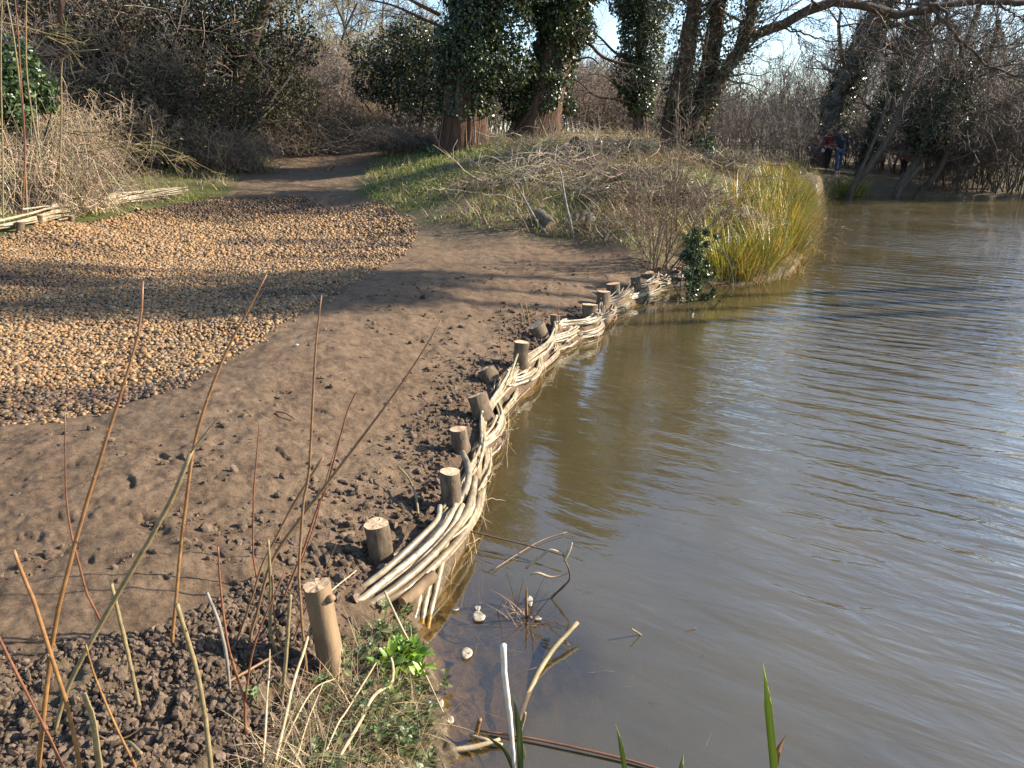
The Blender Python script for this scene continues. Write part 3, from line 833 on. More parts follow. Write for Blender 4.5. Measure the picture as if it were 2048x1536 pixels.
# small peg and twigs by the stakes
def stem_world(name, label, pts, radii, mat, cat="stick", group=None, K=20, S=7, buds=0, seed=0, extra=()):
    """one stick as a thing; extra: list of (points, radii) for side shoots"""
    p = smooth_line(pts, K); b = p[0].copy()
    r = np.interp(np.linspace(0, 1, K), np.linspace(0, 1, len(radii)), radii)
    rg = np.random.default_rng(seed + 100)
    p[1:-1] += rg.normal(size=(K - 2, 3)) * r[1:-1, None] * .05
    parts = [tubes(p - b, r, S)]
    if buds:
        for k in range(int(buds * 1.8)):
            i = int(rg.integers(2, K - 2)); d = norm(rg.normal(size=3)); tdir = norm(p[i + 1] - p[i])
            q = p[i] - b + d * r[i] * .8
            parts.append(tubes(np.array([q, q + (tdir + d * .4) * r[i] * .9, q + (tdir + d * .2) * r[i] * 2.2]), np.array([r[i] * .44, r[i] * .40, r[i] * .06]), 5))
    V, F = merge(parts)
    has = len(extra) > 0
    if has:
        T = thing(name, label, cat, b, group)
        link("main_stem", mesh_np("main_stem", V, F, mat), T)
        for q, rr, m2 in extra:
            q = smooth_line(q, 14); rr = np.interp(np.linspace(0, 1, 14), np.linspace(0, 1, len(rr)), rr)
            V2, F2 = tubes(q - b, rr, S); link("side_shoot", mesh_np("side_shoot", V2, F2, m2), T)
        return T
    o = link(name, mesh_np(name, V, F, mat), None, tuple(b))
    return tag(o, label, cat, group)
def upright(px, w, Yoff=0.0, base=None):
    """picture polyline (base first) standing on the ground -> world points and radii"""
    b = G(*px[0]) if base is None else np.asarray(base)
    n = len(px)
    pts = [b - np.array((0, 0, .06)), b] + [at(x, y, b[1] + Yoff * (i + 1) / n) for i, (x, y) in enumerate(px[1:])]
    rr = [pxr(w[0], b)] + list(np.interp(np.linspace(0, 1, n), np.linspace(0, 1, len(w)), [pxr(q, b) for q in w]))
    return np.array(pts), rr
THIN = .50
GS = "willow shoots standing in the near soil"
def shoot(label, px, w, mat, Yoff=0., buds=0, name="willow_shoot", extra=(), group=GS, cat="willow shoot", seed=0):
    p, r = upright(px, w, Yoff)
    ex = []
    for q, qw, m in extra:
        b = p[1]
        pts = np.array([at(x, y, b[1] + Yoff * .5) for x, y in q]); ex.append((pts, [pxr(v, b) for v in qw], m))
    return stem_world(name, label, p, r, mat, cat, group, 26, 8, buds, seed, ex)
shoot("tall orange shoot with a red tip over the pebbles, left of the thick leaning shoot", [(72, 1600), (90, 1410), (101, 1314), (115, 1227), (150, 1087), (175, 1000), (219, 857), (253, 751), (280, 651), (286, 563)], [19, 17, 15, 12, 6], M_SHOOT_O, .1, 14, seed=1)
shoot("orange shoot with a pale cut top leaning left across the tall orange shoot", [(168, 1600), (160, 1536), (136, 1419), (101, 1307), (70, 1209), (46, 1150), (28, 1101)], [17, 16, 15, 12], M_SHOOT_O, .0, 6, seed=2)
shoot("rust coloured shoot cutting across the bottom corner under the two orange shoots", [(150, 1600), (126, 1536), (80, 1436), (31, 1342), (2, 1283), (-14, 1250)], [13, 12, 11, 9], M_SHOOT_R, .0, 6, seed=3)
shoot("thick grey green cut shoot leaning right with a thin reddish side shoot", [(108, 1452), (140, 1366), (209, 1234), (276, 1119), (342, 1000), (383, 901)], [17, 18, 18, 18, 16], M_SHOOT_G, .05, 3, seed=4,
      extra=[([(204, 1248), (188, 1215), (174, 1188), (160, 1135), (143, 1070), (134, 1010), (131, 960), (130, 826)], [9, 8, 6, 4], M_SHOOT_R), ([(381, 905), (400, 880), (420, 855), (441, 829)], [7, 5, 3], M_SHOOT_G)])
shoot("long orange shoot bending right, its tip over the middle of the pebbles", [(345, 1290), (352, 1195), (363, 1080), (373, 1000), (386, 901), (410, 812), (451, 706), (496, 621), (533, 549)], [13, 13, 12, 10, 6], M_SHOOT_O, .1, 12, seed=5)
shoot("thin olive shoot running down to the bottom edge behind the splintered stub", [(274, 1545), (237, 1464), (195, 1366), (180, 1320), (172, 1290)], [10, 9, 8, 6], M_SHOOT_O, 0, 4, seed=6)
shoot("slim olive stub with a nubbly cut top under the thick leaning shoot", [(280, 1418), (255, 1304), (237, 1227), (228, 1190), (223, 1168)], [15, 16, 15, 13], M_SHOOT_G, 0, 3, seed=7)
shoot("tall yellow stub with a bend and a pale cut top in the bare soil", [(428, 1600), (422, 1536), (408, 1419), (391, 1332), (370, 1262), (354, 1208)], [20, 19, 17, 16], M_SHOOT_G, 0, 4, seed=8)
shoot("stout stub with a splintered brown top at the bottom left", [(202, 1600), (199, 1536), (185, 1436), (176, 1410), (168, 1387)], [25, 25, 23, 18], M_SHOOT_G, 0, 2, seed=9)
shoot("grey stub with a cut top just left of the red forked shoot", [(461, 1388), (455, 1330), (450, 1297), (436, 1241), (414, 1185)], [12, 14, 14, 12], M_GREYSTICK, 0, 0, seed=10)
shoot("red forked shoot with two thin arms in the near soil", [(492, 1475), (490, 1430), (489, 1401), (470, 1340), (454, 1279), (441, 1175), (436, 1094)], [12, 11, 9, 8, 7], M_SHOOT_R, 0, 5, seed=11,
      extra=[([(490, 1405), (503, 1314), (520, 1258), (537, 1216), (569, 1143)], [9, 8, 7, 4], M_SHOOT_R)])
shoot("straight brown shoot slanting right with a cut top beside the longest brown shoot", [(471, 1290), (503, 1199), (523, 1133), (551, 1077), (590, 1003), (646, 915)], [8, 9, 9, 10], M_SHOOT_B, .05, 4, seed=12)
shoot("longest brown shoot slanting far right with its tip over the bare soil", [(500, 1290), (512, 1232), (544, 1122), (600, 1038), (657, 963), (776, 805), (841, 710), (882, 640)], [12, 13, 13, 11, 8, 4], M_SHOOT_B, .12, 12, seed=13)
shoot("thin dark shoot standing upright among the slanting brown shoots", [(516, 1165), (513, 1150), (506, 1105), (507, 1000), (508, 975), (519, 843)], [7, 7, 6, 3], M_SHOOT_R, 0, 6, seed=14)
shoot("kinked olive shoot with a cut top beside the slanting brown shoots", [(556, 1316), (541, 1262), (541, 1164), (538, 1110), (536, 1080)], [12, 13, 12, 10], M_SHOOT_G, 0, 2, seed=15,
      extra=[([(568, 1310), (553, 1262), (547, 1210), (545, 1150)], [8, 7, 6], M_SHOOT_B)])
shoot("straight olive stub with a bright pale cut top near the leaning post", [(562, 1418), (572, 1314), (577, 1240), (581, 1190)], [14, 15, 14, 13], M_SHOOT_G, 0, 2, seed=16)
shoot("tall upright brown shoot with a fine tip over the bare soil near the leaning post", [(614, 1352), (606, 1270), (600, 1190), (598, 1140), (607, 1000), (618, 946), (626, 792), (632, 689), (643, 590)], [11, 11, 10, 9, 5], M_SHOOT_B, .1, 12, seed=17)
shoot("brown shoot with a curved tip standing close right of the tall upright shoot", [(568, 1200), (607, 1098), (639, 1003), (653, 975), (697, 816), (718, 781)], [8, 8, 7, 5], M_SHOOT_R, .05, 8, seed=18)
shoot("faint thin shoot half hidden behind the curved brown shoot", [(600, 1135), (630, 1045), (655, 950), (670, 900), (686, 857)], [5, 5, 4, 3], M_SHOOT_R, .05, 4, seed=19)
shoot("thin dark twig slanting right in front of the leaning post", [(586, 1300), (607, 1227), (642, 1157), (673, 1087)], [6, 6, 5, 3], M_SHOOT_R, 0, 4, seed=20)
# dry stalks lying and leaning at the near bank
def lay(name, label, px, w, mat=M_STALK, lift=.02, group="dry stalks on the near bank", cat="dry stalk", seed=0):
    pts = np.array([G(x, y, lift + (l if l else 0)) for x, y, l in px])
    return stem_world(name, label, pts, [pxr(q, pts[0]) for q in w], mat, cat, group, 20, 7, 0, seed)
lay("dry_stalk", "bright straw stalk with a dark joint leaning towards the leaning post", [(555, 1545, .03), (576, 1476, .06), (596, 1421, .09), (616, 1363, .12), (641, 1301, .15), (668, 1272, .17), (721, 1243, .2)], [13, 14, 14, 13, 9, 7], seed=31)
lay("dry_stalk", "long thin stalk slanting down to the water past the bright green plant", [(774, 1258, .16), (802, 1311, .13), (840, 1368, .09), (887, 1446, .03)], [10, 9, 8, 6], seed=32)
lay("dry_stalk", "thick crooked pale stalk curving up at the bottom by the nettles", [(680, 1545, .02), (727, 1484, .06), (752, 1451, .09), (787, 1426, .12), (790, 1400, .14), (782, 1378, .16)], [15, 16, 17, 15, 13], seed=33)
lay("dry_stalk", "bent straw stalk just left of the thick crooked stalk", [(650, 1540, .03), (680, 1490, .06), (696, 1471, .07), (737, 1419, .10), (757, 1384, .12)], [9, 9, 8, 7], seed=34)
lay("dry_stalk", "thin upright straw stalk at the bottom left of the bright stalk", [(528, 1545, .02), (535, 1490, .05), (541, 1451, .08), (546, 1400, .12), (549, 1372, .14)], [10, 10, 9, 6], seed=35)
lay("dry_stalk", "curved straw stalk arching over the grass at the bottom edge", [(570, 1500, .02), (613, 1446, .06), (640, 1428, .08), (676, 1412, .09)], [8, 8, 7, 5], seed=36)
lay("dry_stalk", "fine straw stalk below the arching one at the bottom edge", [(592, 1540, .02), (621, 1471, .05), (640, 1440, .07), (652, 1424, .09)], [8, 7, 6, 4], seed=37)
lay("dry_stalk", "brown stick lying across the soil between the grey stub and the leaning post", [(458, 1388, .01), (500, 1360, .02), (563, 1326, .03), (600, 1309, .03)], [12, 12, 11, 9], M_SHOOT_B, seed=38)
lay("dry_stalk", "pale cut stick lying in the soil beside the yellow stub", [(235, 1498, .0), (262, 1510, .03), (290, 1545, .03)], [11, 13, 14], M_SHOOT_G, seed=39)
lay("dry_stalk", "slim stick lying flat in the crumbly soil below the splintered stub", [(200, 1495, .0), (250, 1482, .01), (290, 1474, .01)], [7, 7, 5], M_SHOOT_B, seed=40)
lay("dry_stalk", "curved bare stick standing out of the soil between the second and third stakes", [(838, 1040, .0), (832, 1010, .06), (818, 985, .09), (800, 970, .11), (796, 966, .11)], [10, 10, 9, 7], M_SHOOT_G, 0, "pegs and sticks along the wattle", "stick", 41)
for lab, px, w, m, i in [("twin thin peg, the left one, standing behind the mossy stake", [(1050, 655), (1048, 630), (1041, 607)], [4, 4, 3], M_SHOOT_G, 0), ("twin thin peg, the right one, standing behind the mossy stake", [(1058, 652), (1054, 620), (1048, 596)], [5, 5, 4], M_SHOOT_O, 1),
                         ("orange peg standing in the soil behind the fifth stake", [(1004, 722), (1001, 700), (1000, 672)], [4, 4, 4], M_SHOOT_O, 2), ("hair thin peg standing beside the smallest near stake", [(1118, 662), (1117, 630), (1115, 603)], [3, 3, 2], M_SHOOT_R, 3)]:
    shoot(lab, px, w, m, 0, 0, "peg", group="pegs and sticks along the wattle", cat="peg", seed=50 + i)
shoot("knobbly grey branch propped upright against the grassy mound", [(1146, 474), (1140, 440), (1136, 425), (1131, 400), (1126, 372), (1122, 345), (1118, 336)], [12, 11, 9, 7, 5], M_GREYSTICK, .6, 0, "propped_branch", group="branches propped on the mound", cat="branch", seed=60,
      extra=[([(1133, 405), (1128, 398), (1120, 380)], [4, 3, 2], M_GREYSTICK)])
shoot("grey branch leaning left beside the fat cut log on the grassy mound", [(1091, 466), (1075, 445), (1058, 415), (1045, 390), (1030, 365), (1018, 352)], [11, 10, 8, 6, 3], M_GREYSTICK, .6, 0, "propped_branch", group="branches propped on the mound", cat="branch", seed=61,
      extra=[([(1040, 381), (1046, 372), (1052, 364)], [4, 3, 2], M_GREYSTICK)])

THIN = 1.0
# ------------------------------------------------------------------ the second, low wattle on the far side of the pebbles
LP = [(-60, 474), (0, 471), (41, 462), (80, 452), (143, 440), (170, 430), (203, 418), (262, 408), (320, 400), (378, 392)]
LW = np.array([G(x, y) for x, y in LP])
W2 = thing("wattle_edging", "low woven willow edging with short stakes behind the far left edge of the pebbles", "wattle edging", LW[3])
L0 = LW[3]
for i, (tx, ty, bx, by, w) in enumerate([(41, 437, 42, 466, 17), (80, 424, 81, 452, 13), (143, 426, 143, 448, 14), (150, 404, 154, 430, 10), (203, 390, 202, 420, 13), (225, 388, 226, 412, 9), (276, 411, 272, 425, 9)]):
    b = G(bx, by); add_stake(W2, "stake", b, at(tx, ty + 6, b[1]), pxr(w * .8, b), M_STAKE, 200 + i)
c2 = np.concatenate(([0], np.cumsum(np.linalg.norm(np.diff(LW[:, :2], axis=0), axis=1))))
rg = np.random.default_rng(5)
for k in range(48):
    s0 = rg.uniform(0, c2[-1] - 1.2); s1 = min(s0 + rg.uniform(1.2, 2.6), c2[-1])
    s = np.linspace(s0, s1, 14); u = np.linspace(0, 1, 14)
    x = np.interp(s, c2, LW[:, 0]); y = np.interp(s, c2, LW[:, 1])
    off = .07 * np.cos(s * 4.2 + (k % 2) * math.pi) + rg.normal() * .02
    z = ground_h(x - .0, y, False) + rg.uniform(.05, .25) * (1 if s0 < c2[-1] * .55 else .8) + .06 * (u - .5) * rg.normal()
    p = np.stack([x + off * .4, y - off, z], -1)
    V, F = tubes(p - L0, np.linspace(.018, .009, 14) * rg.uniform(.7, 1.3), 7); link("rod", mesh_np("rod", V, F, M_ROD), W2)
THIN = .62
GH = "hazel poles behind the far wattle"
for lab, px, w, m in [("blunt cut pole leaning left behind the far wattle", [(155, 414), (151, 350), (145, 310), (142, 288)], [9, 9, 9], M_SHOOT_G), ("dark topped cut pole leaning right behind the far wattle", [(176, 412), (190, 375), (202, 345), (211, 325)], [6, 7, 8], M_SHOOT_G),
                      ("straight tall stem with a forked top bent to the right behind the far wattle", [(117, 440), (120, 330), (123, 230), (124, 126), (138, 110), (156, 102), (180, 100), (197, 99)], [6, 6, 5, 4, 2], M_SHOOT_G),
                      ("tall stem rising out of the picture, third from the left behind the far wattle", [(104, 428), (75, 290), (55, 160), (52, 60), (53, 0), (55, -60)], [5, 5, 4, 3], M_SHOOT_G),
                      ("leftmost tall thin stem rising beside the shiny ivy bush", [(7, 455), (5, 300), (2, 150), (3, 40), (8, -50)], [6, 5, 4, 3], M_SHOOT_G),
                      ("tall stem rising out of the picture, second from the left behind the far wattle", [(56, 446), (50, 330), (46, 230), (30, 90), (14, 0), (4, -60)], [6, 6, 4, 3], M_SHOOT_G),
                      ("thin tall stem crossing close beside its neighbours behind the far wattle", [(44, 448), (50, 300), (42, 160), (36, 60), (30, 0), (25, -50)], [5, 5, 4, 2], M_SHOOT_R)]:
    shoot(lab, px, w, m, .0, 0, "hazel_pole", group=GH, cat="pole", seed=len(lab))

# ------------------------------------------------------------------ vegetation helpers
def grow(rg, p, d, ln, r, lev, out, spread=.7, up=.15, kids=(5, 4, 4, 3), K=6, wig=.16, shrink=.55, droop=0.0):
    """recursive bare branching; out collects (points (K,3), radii (K))"""
    pts = [np.array(p)]; dd = np.array(d, float)
    for k in range(K - 1):
        dd = dd + rg.normal(size=3) * wig + np.array((0, 0, up - droop * (k / K)))
        dd /= np.linalg.norm(dd)
        pts.append(pts[-1] + dd * ln / (K - 1))
    pts = np.array(pts)
    out.append((pts, np.linspace(r, r * .42, K)))
    if lev == 0: return
    n = kids[-lev] if lev <= len(kids) else kids[0]
    for j in range(n):
        u = .25 + .75 * (j + rg.random()) / n
        i = min(int(u * (K - 1)), K - 2); f = u * (K - 1) - i
        q = pts[i] * (1 - f) + pts[i + 1] * f
        t = norm(pts[i + 1] - pts[i])
        s = norm(np.cross(t, rg.normal(size=3)))
        nd = norm(t * (1 - spread * .5) + s * spread * rg.uniform(.6, 1.3))
        grow(rg, q, nd, ln * shrink * rg.uniform(.7, 1.25) * (1.1 - .4 * u), r * (1 - .5 * u) * .55, lev - 1, out, spread, up, kids, K, wig, shrink, droop)
def twig_mesh(name, br, col, rg, var=.25, thick=1.0, rmin=.003, S=4):
    P_ = np.array([b[0] for b in br]); R_ = np.maximum(np.array([b[1] for b in br]) * thick, rmin)
    V, F = tubes(P_, R_, S, False)
    c = vcol(len(br), P_.shape[1] * S, col, rg, var)
    return V, F, c
def trunk_from_px(px, Y, K=16, dY=0.0):
    n = len(px)
    return smooth_line(np.array([at(x, y, Y + dY * i / (n - 1)) for i, (x, y) in enumerate(px)]), K)
def shell_leaves(path, rad, u0, n, size, rg, clump=.55, base=(.030, .045, .014), light=(.09, .12, .035), amt=.16, seed=0, inner=.45):
    K = len(path)
    u = u0 + (1 - u0) * rg.random(n)
    a = rg.random(n) * 2 * np.pi
    cl = fbm(a * 1.9 + seed, u * 16 + seed, 7 + seed, 3)
    g = rg.random(n) < sstep(.25, .55, cl) * clump + (1 - clump)
    u, a, cl = u[g], a[g], cl[g]; n = len(u)
    x = u * (K - 1); i = np.clip(x.astype(int), 0, K - 2); f = (x - i)[:, None]
    c = path[i] * (1 - f) + path[i + 1] * f
    r = np.interp(u, np.linspace(0, 1, len(rad)), rad) * (inner + (1 - inner) * rg.random(n) ** .6) * (.55 + .9 * cl)
    o = np.stack([np.cos(a), np.sin(a), np.zeros(n)], -1)
    pos = c + o * r[:, None] + rg.normal(size=(n, 3)) * .04
    nr = o + rg.normal(size=(n, 3)) * .55 + np.array((0, 0, .25))
    V, F, m = leaves(pos, nr, size * rg.uniform(.6, 1.3, n), rg, .8, .12)
    return V, F, vcol(n, m, base, rg, .45, light, amt)
def cloud_leaves(blist, n, size, rg, base, light, amt, hollow=.55, squash=.9):
    """leaf clumps spread through a set of ellipsoids (centre, radius)"""
    w = np.array([r ** 2 for _, r in blist]); w = w / w.sum()
    which = rg.choice(len(blist), n, p=w)
    c = np.array([b for b, _ in blist])[which]; r = np.array([q for _, q in blist])[which]
    d = norm(rg.normal(size=(n, 3)))
    lump = fbm(d[:, 0] * 3 + which * 7.1 + 9, d[:, 1] * 3 + d[:, 2] * 2.3 + 5, 71, 3)
    rr = r * (hollow + (1 - hollow) * rg.random(n) ** .5) * (.60 + .75 * lump)
    keep = rg.random(n) < sstep(.22, .5, lump) * .8 + .2
    pos = (c + d * rr[:, None] * np.array((1, 1, squash)))[keep]; d = d[keep]
    n = len(pos)
    V, F, m = leaves(pos, d * .8 + rg.normal(size=(n, 3)) * .6 + np.array((0, 0, .3)), size * rg.uniform(.6, 1.35, n), rg, .75, .12)
    return V, F, vcol(n, m, base, rg, .45, light, amt)
def add_np(name, VFC, mat, parent, loc=None, smooth=False):
    V, F, c = VFC
    off = np.array(parent.location) if parent is not None else np.zeros(3)
    return link(name, mesh_np(name, V - off, F, mat, smooth, c), parent)

# ------------------------------------------------------------------ ivy-clad trees
def ivy_tree(name, label, px, Y, tr, ir, u0, nl, mat, dY=0.0, top_ext=3.5, seed=0, crown=None, leaf=.085, limbs=(), group=None, amt=.16, twl=3):
    rg = np.random.default_rng(300 + seed)
    p = trunk_from_px(px, Y, 22, dY)
    d = norm(p[-1] - p[-3]); ext = p[-1][None] + d[None] * np.linspace(.3, top_ext, 8)[:, None] + rg.normal(size=(8, 3)) * .05
    full = np.vstack([p, ext]); K = len(full)
    full = np.vstack([full[0] - (0, 0, .5), full]); K += 1
    full = smooth_line(full, 30)
    T = thing(name, label, "tree", p[0], group)
    r = np.interp(np.linspace(0, 1, 30), np.linspace(0, 1, len(tr)), tr)
    S = 24
    V, F = tubes(full - p[0], r, S, False)
    V = V.reshape(30, S, 3); a = np.arange(S) / S * 6.283
    rid = 1 + .10 * np.cos(a * 5 + seed) + .06 * np.cos(a * 9 + 1) + .04 * rg.normal(size=S)
    flare = 1 + .35 * np.exp(-np.arange(30) / 2.2)
    ce = (full - p[0])[:, None]
    V = ce + (V - ce) * (rid[None, :, None] * flare[:, None, None])
    link("trunk", mesh_np("trunk", V.reshape(-1, 3), F, mat), T)
    if nl: add_np("ivy", shell_leaves(full, ir, u0, nl, leaf, rg, seed=seed, amt=amt), M_LEAF, T)
    if crown:
        add_np("crown", cloud_leaves([(at(x, y, yy), rr) for x, y, yy, rr in crown[0]], crown[1], leaf, rg, (.028, .042, .013), (.085, .11, .03), amt), M_LEAF, T)
    br = []
    for (lp, lr, lY, kk) in limbs:
        q = trunk_from_px(lp, lY, 12)
        V, F = tubes(q - p[0], np.interp(np.linspace(0, 1, 12), [0, 1], lr), 8)
        lo = link("limb", mesh_np("limb", V, F, mat), T)
        lb = []
        for j in range(kk):
            i = int(rg.integers(2, 11)); t = norm(q[i + 1 if i < 11 else i] - q[i - 1])
            s = norm(np.cross(t, rg.normal(size=3)))
            grow(rg, q[i], norm(t * .5 + s * .8 + (0, 0, .1)), rg.uniform(.8, 2.0), lr[1] * .6, 2, lb, .75, .03, (4, 4), 6, .2)
        V, F, c = twig_mesh("twigs", lb, (.075, .052, .035), rg, .3, rmin=.004); link("twigs", mesh_np("twigs", V - p[0], F, M_TWIG, True, c), lo)
    for j in range(twl):
        i = int(rg.integers(10, 29)); s = norm(np.array((rg.normal(), rg.normal() * .6, .4)))
        grow(rg, full[i], s, rg.uniform(1.4, 3.0), .03, 3, br, .7, .05, (5, 4, 4), 6, .16)
    vb = []
    for j in range(26):                                    # old vine stems climbing the bark
        i0 = int(rg.integers(0, 3)); seg = full[i0:i0 + int(rg.integers(6, 12))]; a = rg.uniform(0, 6.28) + np.linspace(0, rg.normal() * .8, len(seg))
        w = np.interp(np.arange(i0, i0 + len(seg)), np.arange(30), r * flare) * 1.06
        vb.append((smooth_line(seg + np.stack([np.cos(a), np.sin(a), 0 * a], -1) * w[:, None], 8), np.linspace(.022, .008, 8) * rg.uniform(.5, 1.2)))
    V, F, c = twig_mesh("vines", vb, (.14, .09, .055), rg, .5, rmin=.004, S=5); link("vines", mesh_np("vines", V - p[0], F, M_TWIG, True, c), T)
    if br:
        add_np("twigs", twig_mesh("twigs", br, (.075, .052, .035), rg, .3, rmin=.004), M_TWIG, T)
    return T
ivy_tree("ivy_tree", "broad ivy covered trunk with bare reddish bark at its foot, beside the dirt path", [(925, 294), (927, 240), (930, 180), (938, 100), (950, 20), (958, -60)], 19.5, [.60, .52, .46, .42, .40, .38, .36], [.5, .66, .78, .85, .9, 1.0, 1.0], .15, 26000, M_BARK_RED, seed=1,
         crown=([(955, 40, 19.3, .75), (1005, 30, 19.6, .95), (935, 110, 19.1, .55), (975, 130, 19.0, .6), (1030, 130, 19.5, .55), (1020, -60, 19.5, 1.2), (960, -130, 19.5, 1.1)], 15000), amt=.12,
         limbs=[([(880, 30), (840, 10), (800, -12), (760, -40)], (.05, .02), 19.4, 6), ([(900, 60), (850, 40), (790, 12), (740, 0), (700, -10)], (.04, .012), 19.2, 7)])
ivy_tree("ivy_tree", "second broad ivy covered trunk, leaning right behind the brush pile", [(1068, 282), (1078, 230), (1092, 170), (1112, 90), (1130, 20), (1150, -60)], 20.5, [.62, .50, .42, .38, .36, .34], [.5, .62, .66, .74, .85, .95], .15, 24000, M_BARK_RED, seed=2,
         crown=([(1010, 150, 20.2, .75), (1040, 210, 20.4, .55), (1120, 30, 20.3, .8), (1150, 60, 20.5, .6), (1080, -40, 20.5, 1.0), (1180, -60, 20.5, .9), (1140, 215, 20.6, .25)], 14000), amt=.22,
         limbs=[([(1140, 80), (1175, 85), (1200, 110), (1225, 122), (1260, 130)], (.05, .03), 20.6, 4), ([(1125, 140), (1150, 122), (1180, 115), (1198, 128)], (.035, .015), 20.6, 2)])
ivy_tree("ivy_tree", "slim dark ivy covered trunk standing clear between the broad trunks and the many stemmed tree", [(1281, 276), (1281, 220), (1281, 150), (1284, 80), (1290, 0), (1293, -60)], 24, [.20, .17, .15, .15, .14], [.15, .45, .75, .85, .9, 1.0], .13, 15000, M_BARK_DARK, seed=3, amt=.18,
         crown=([(1270, 150, 24, .75), (1285, 60, 24, .7), (1290, 0, 24, .9), (1265, 185, 24, .5), (1255, -20, 24, .8)], 9000),
         limbs=[([(1262, 205), (1225, 198), (1190, 192), (1165, 170), (1150, 160)], (.035, .012), 23.6, 4), ([(1262, 120), (1230, 105), (1200, 75), (1175, 60)], (.05, .02), 23.8, 5), ([(1270, 180), (1230, 168), (1205, 150), (1190, 148)], (.03, .01), 23.7, 4)])
# the many stemmed tree with the long limb over the water
rg = np.random.default_rng(41)
TB = G(1375, 302)
T4 = thing("multi_stem_tree", "many stemmed bare tree with vine tangles whose long limb arches over the water", "tree", TB)
stems = [([(1335, 308), (1345, 240), (1358, 180), (1372, 110), (1384, 40), (1395, -40), (1400, -130)], 17.4, (.20, .13)), ([(1372, 300), (1392, 240), (1412, 160), (1425, 80), (1438, 0), (1450, -100)], 17.8, (.22, .15)),
         ([(1365, 304), (1385, 250), (1422, 185), (1462, 125), (1490, 80), (1504, 20), (1515, -60)], 17.4, (.17, .10)), ([(1350, 306), (1352, 250), (1356, 200), (1360, 150)], 17.0, (.05, .02)), ([(1382, 300), (1420, 230), (1440, 170), (1470, 110), (1484, 40)], 17.6, (.08, .04))]
br = []
for px, Y, rr in stems:
    q = trunk_from_px(px, Y, 20); q[0, 2] -= .3
    V, F = tubes(q - TB, np.interp(np.linspace(0, 1, 20), [0, 1], rr), 14, False, .06)
    link("stem", mesh_np("stem", V, F, M_BARK_RED), T4)
    for j in range(16):                                        # clinging vines and short sprouts
        i = int(rg.integers(2, 19)); s = norm(np.array((rg.normal(), rg.normal(), .3)))
        grow(rg, q[i], s, rg.uniform(.5, 1.5), .014, 2, br, .9, .04, (4, 4), 6, .28)
    for j in range(7):
        i0 = int(rg.integers(0, 6)); n = 12
        seg = q[i0:i0 + n]; a = rg.uniform(0, 6.28) + np.linspace(0, rg.normal() * 2.5, len(seg)); w = np.interp(np.arange(i0, i0 + len(seg)), np.arange(20), np.linspace(rr[0], rr[1], 20)) * 1.15
        pts = seg + np.stack([np.cos(a), np.sin(a), 0 * a], -1) * w[:, None]
        pts = smooth_line(pts, 6); br.append((pts, np.linspace(.022, .012, 6)))
LIMB = [([(1490, 80), (1510, 70), (1545, 58), (1590, 36), (1640, 12), (1690, 4), (1740, 14), (1790, 28), (1850, 20), (1920, 4), (2000, 6), (2090, 0)], 17.4, (.115, .06)),
        ([(1835, 18), (1865, 5), (1880, 15), (1905, 60), (1918, 85), (1924, 140), (1938, 185), (1955, 215), (1968, 243)], 17.0, (.040, .010)),
        ([(1855, 5), (1885, 40), (1915, 70), (1945, 105), (1985, 135), (2050, 155), (2110, 160)], 17.0, (.04, .016)),
        ([(1848, 22), (1850, 50), (1862, 75), (1864, 100)], 17.1, (.022, .006)), ([(1560, 50), (1590, 60), (1600, 85), (1605, 120)], 17.2, (.02, .005)),
        ([(1560, 52), (1620, 70), (1690, 88), (1750, 100)], 17.2, (.02, .005)), ([(1640, 12), (1610, -8), (1580, -30)], 17.3, (.03, .02)),
        ([(1918, 85), (1960, 130), (2010, 160), (2060, 190)], 16.8, (.016, .005)), ([(2000, 6), (2030, 30), (2070, 45)], 17.0, (.025, .01)), ([(1925, 140), (1990, 150), (2060, 165)], 16.8, (.012, .004))]
for px, Y, rr in LIMB:
    q = trunk_from_px(px, Y, 24)
    q[1:-1] += rg.normal(size=(22, 3)) * .02
    V, F = tubes(q - TB, np.interp(np.linspace(0, 1, 24), [0, 1], rr), 10, False, .05)
    link("limb", mesh_np("limb", V, F, M_BARK_DARK), T4)
    for j in range(int(10 + rr[0] * 120)):
        i = int(rg.integers(3, 23)); t = norm(q[i] - q[i - 1])
        s = norm(np.cross(t, rg.normal(size=3)))
        grow(rg, q[i], norm(t * .7 + s * .8 - np.array((0, 0, .15))), rg.uniform(.5, 1.6), min(.014, rr[0] * .3), 2, br, .7, .0, (5, 4), 6, .16)
for px, Y, rr in stems[:3]:
    q = trunk_from_px(px, Y, 20)
    for j in range(7):
        grow(rg, q[int(rg.integers(10, 19))], norm(np.array((rg.normal(), rg.normal() * .6, .5))), rg.uniform(1.5, 3), .03, 3, br, .7, .05, (5, 4, 4), 6, .16)
add_np("twigs", twig_mesh("twigs", br, (.10, .07, .045), rg, .35, rmin=.0035), M_TWIG, T4)
iv = [shell_leaves(trunk_from_px(px, Y, 20), [.25, .36, .34, .3], .12, 2300, .07, rg, .9, (.045, .055, .02), (.12, .12, .05), .25, 20 + k) for k, (px, Y, rr) in enumerate(stems[:3])]
V, F = merge([(v, f) for v, f, c in iv]); add_np("ivy", (V, F, np.concatenate([c for _, _, c in iv])), M_LEAF, T4)

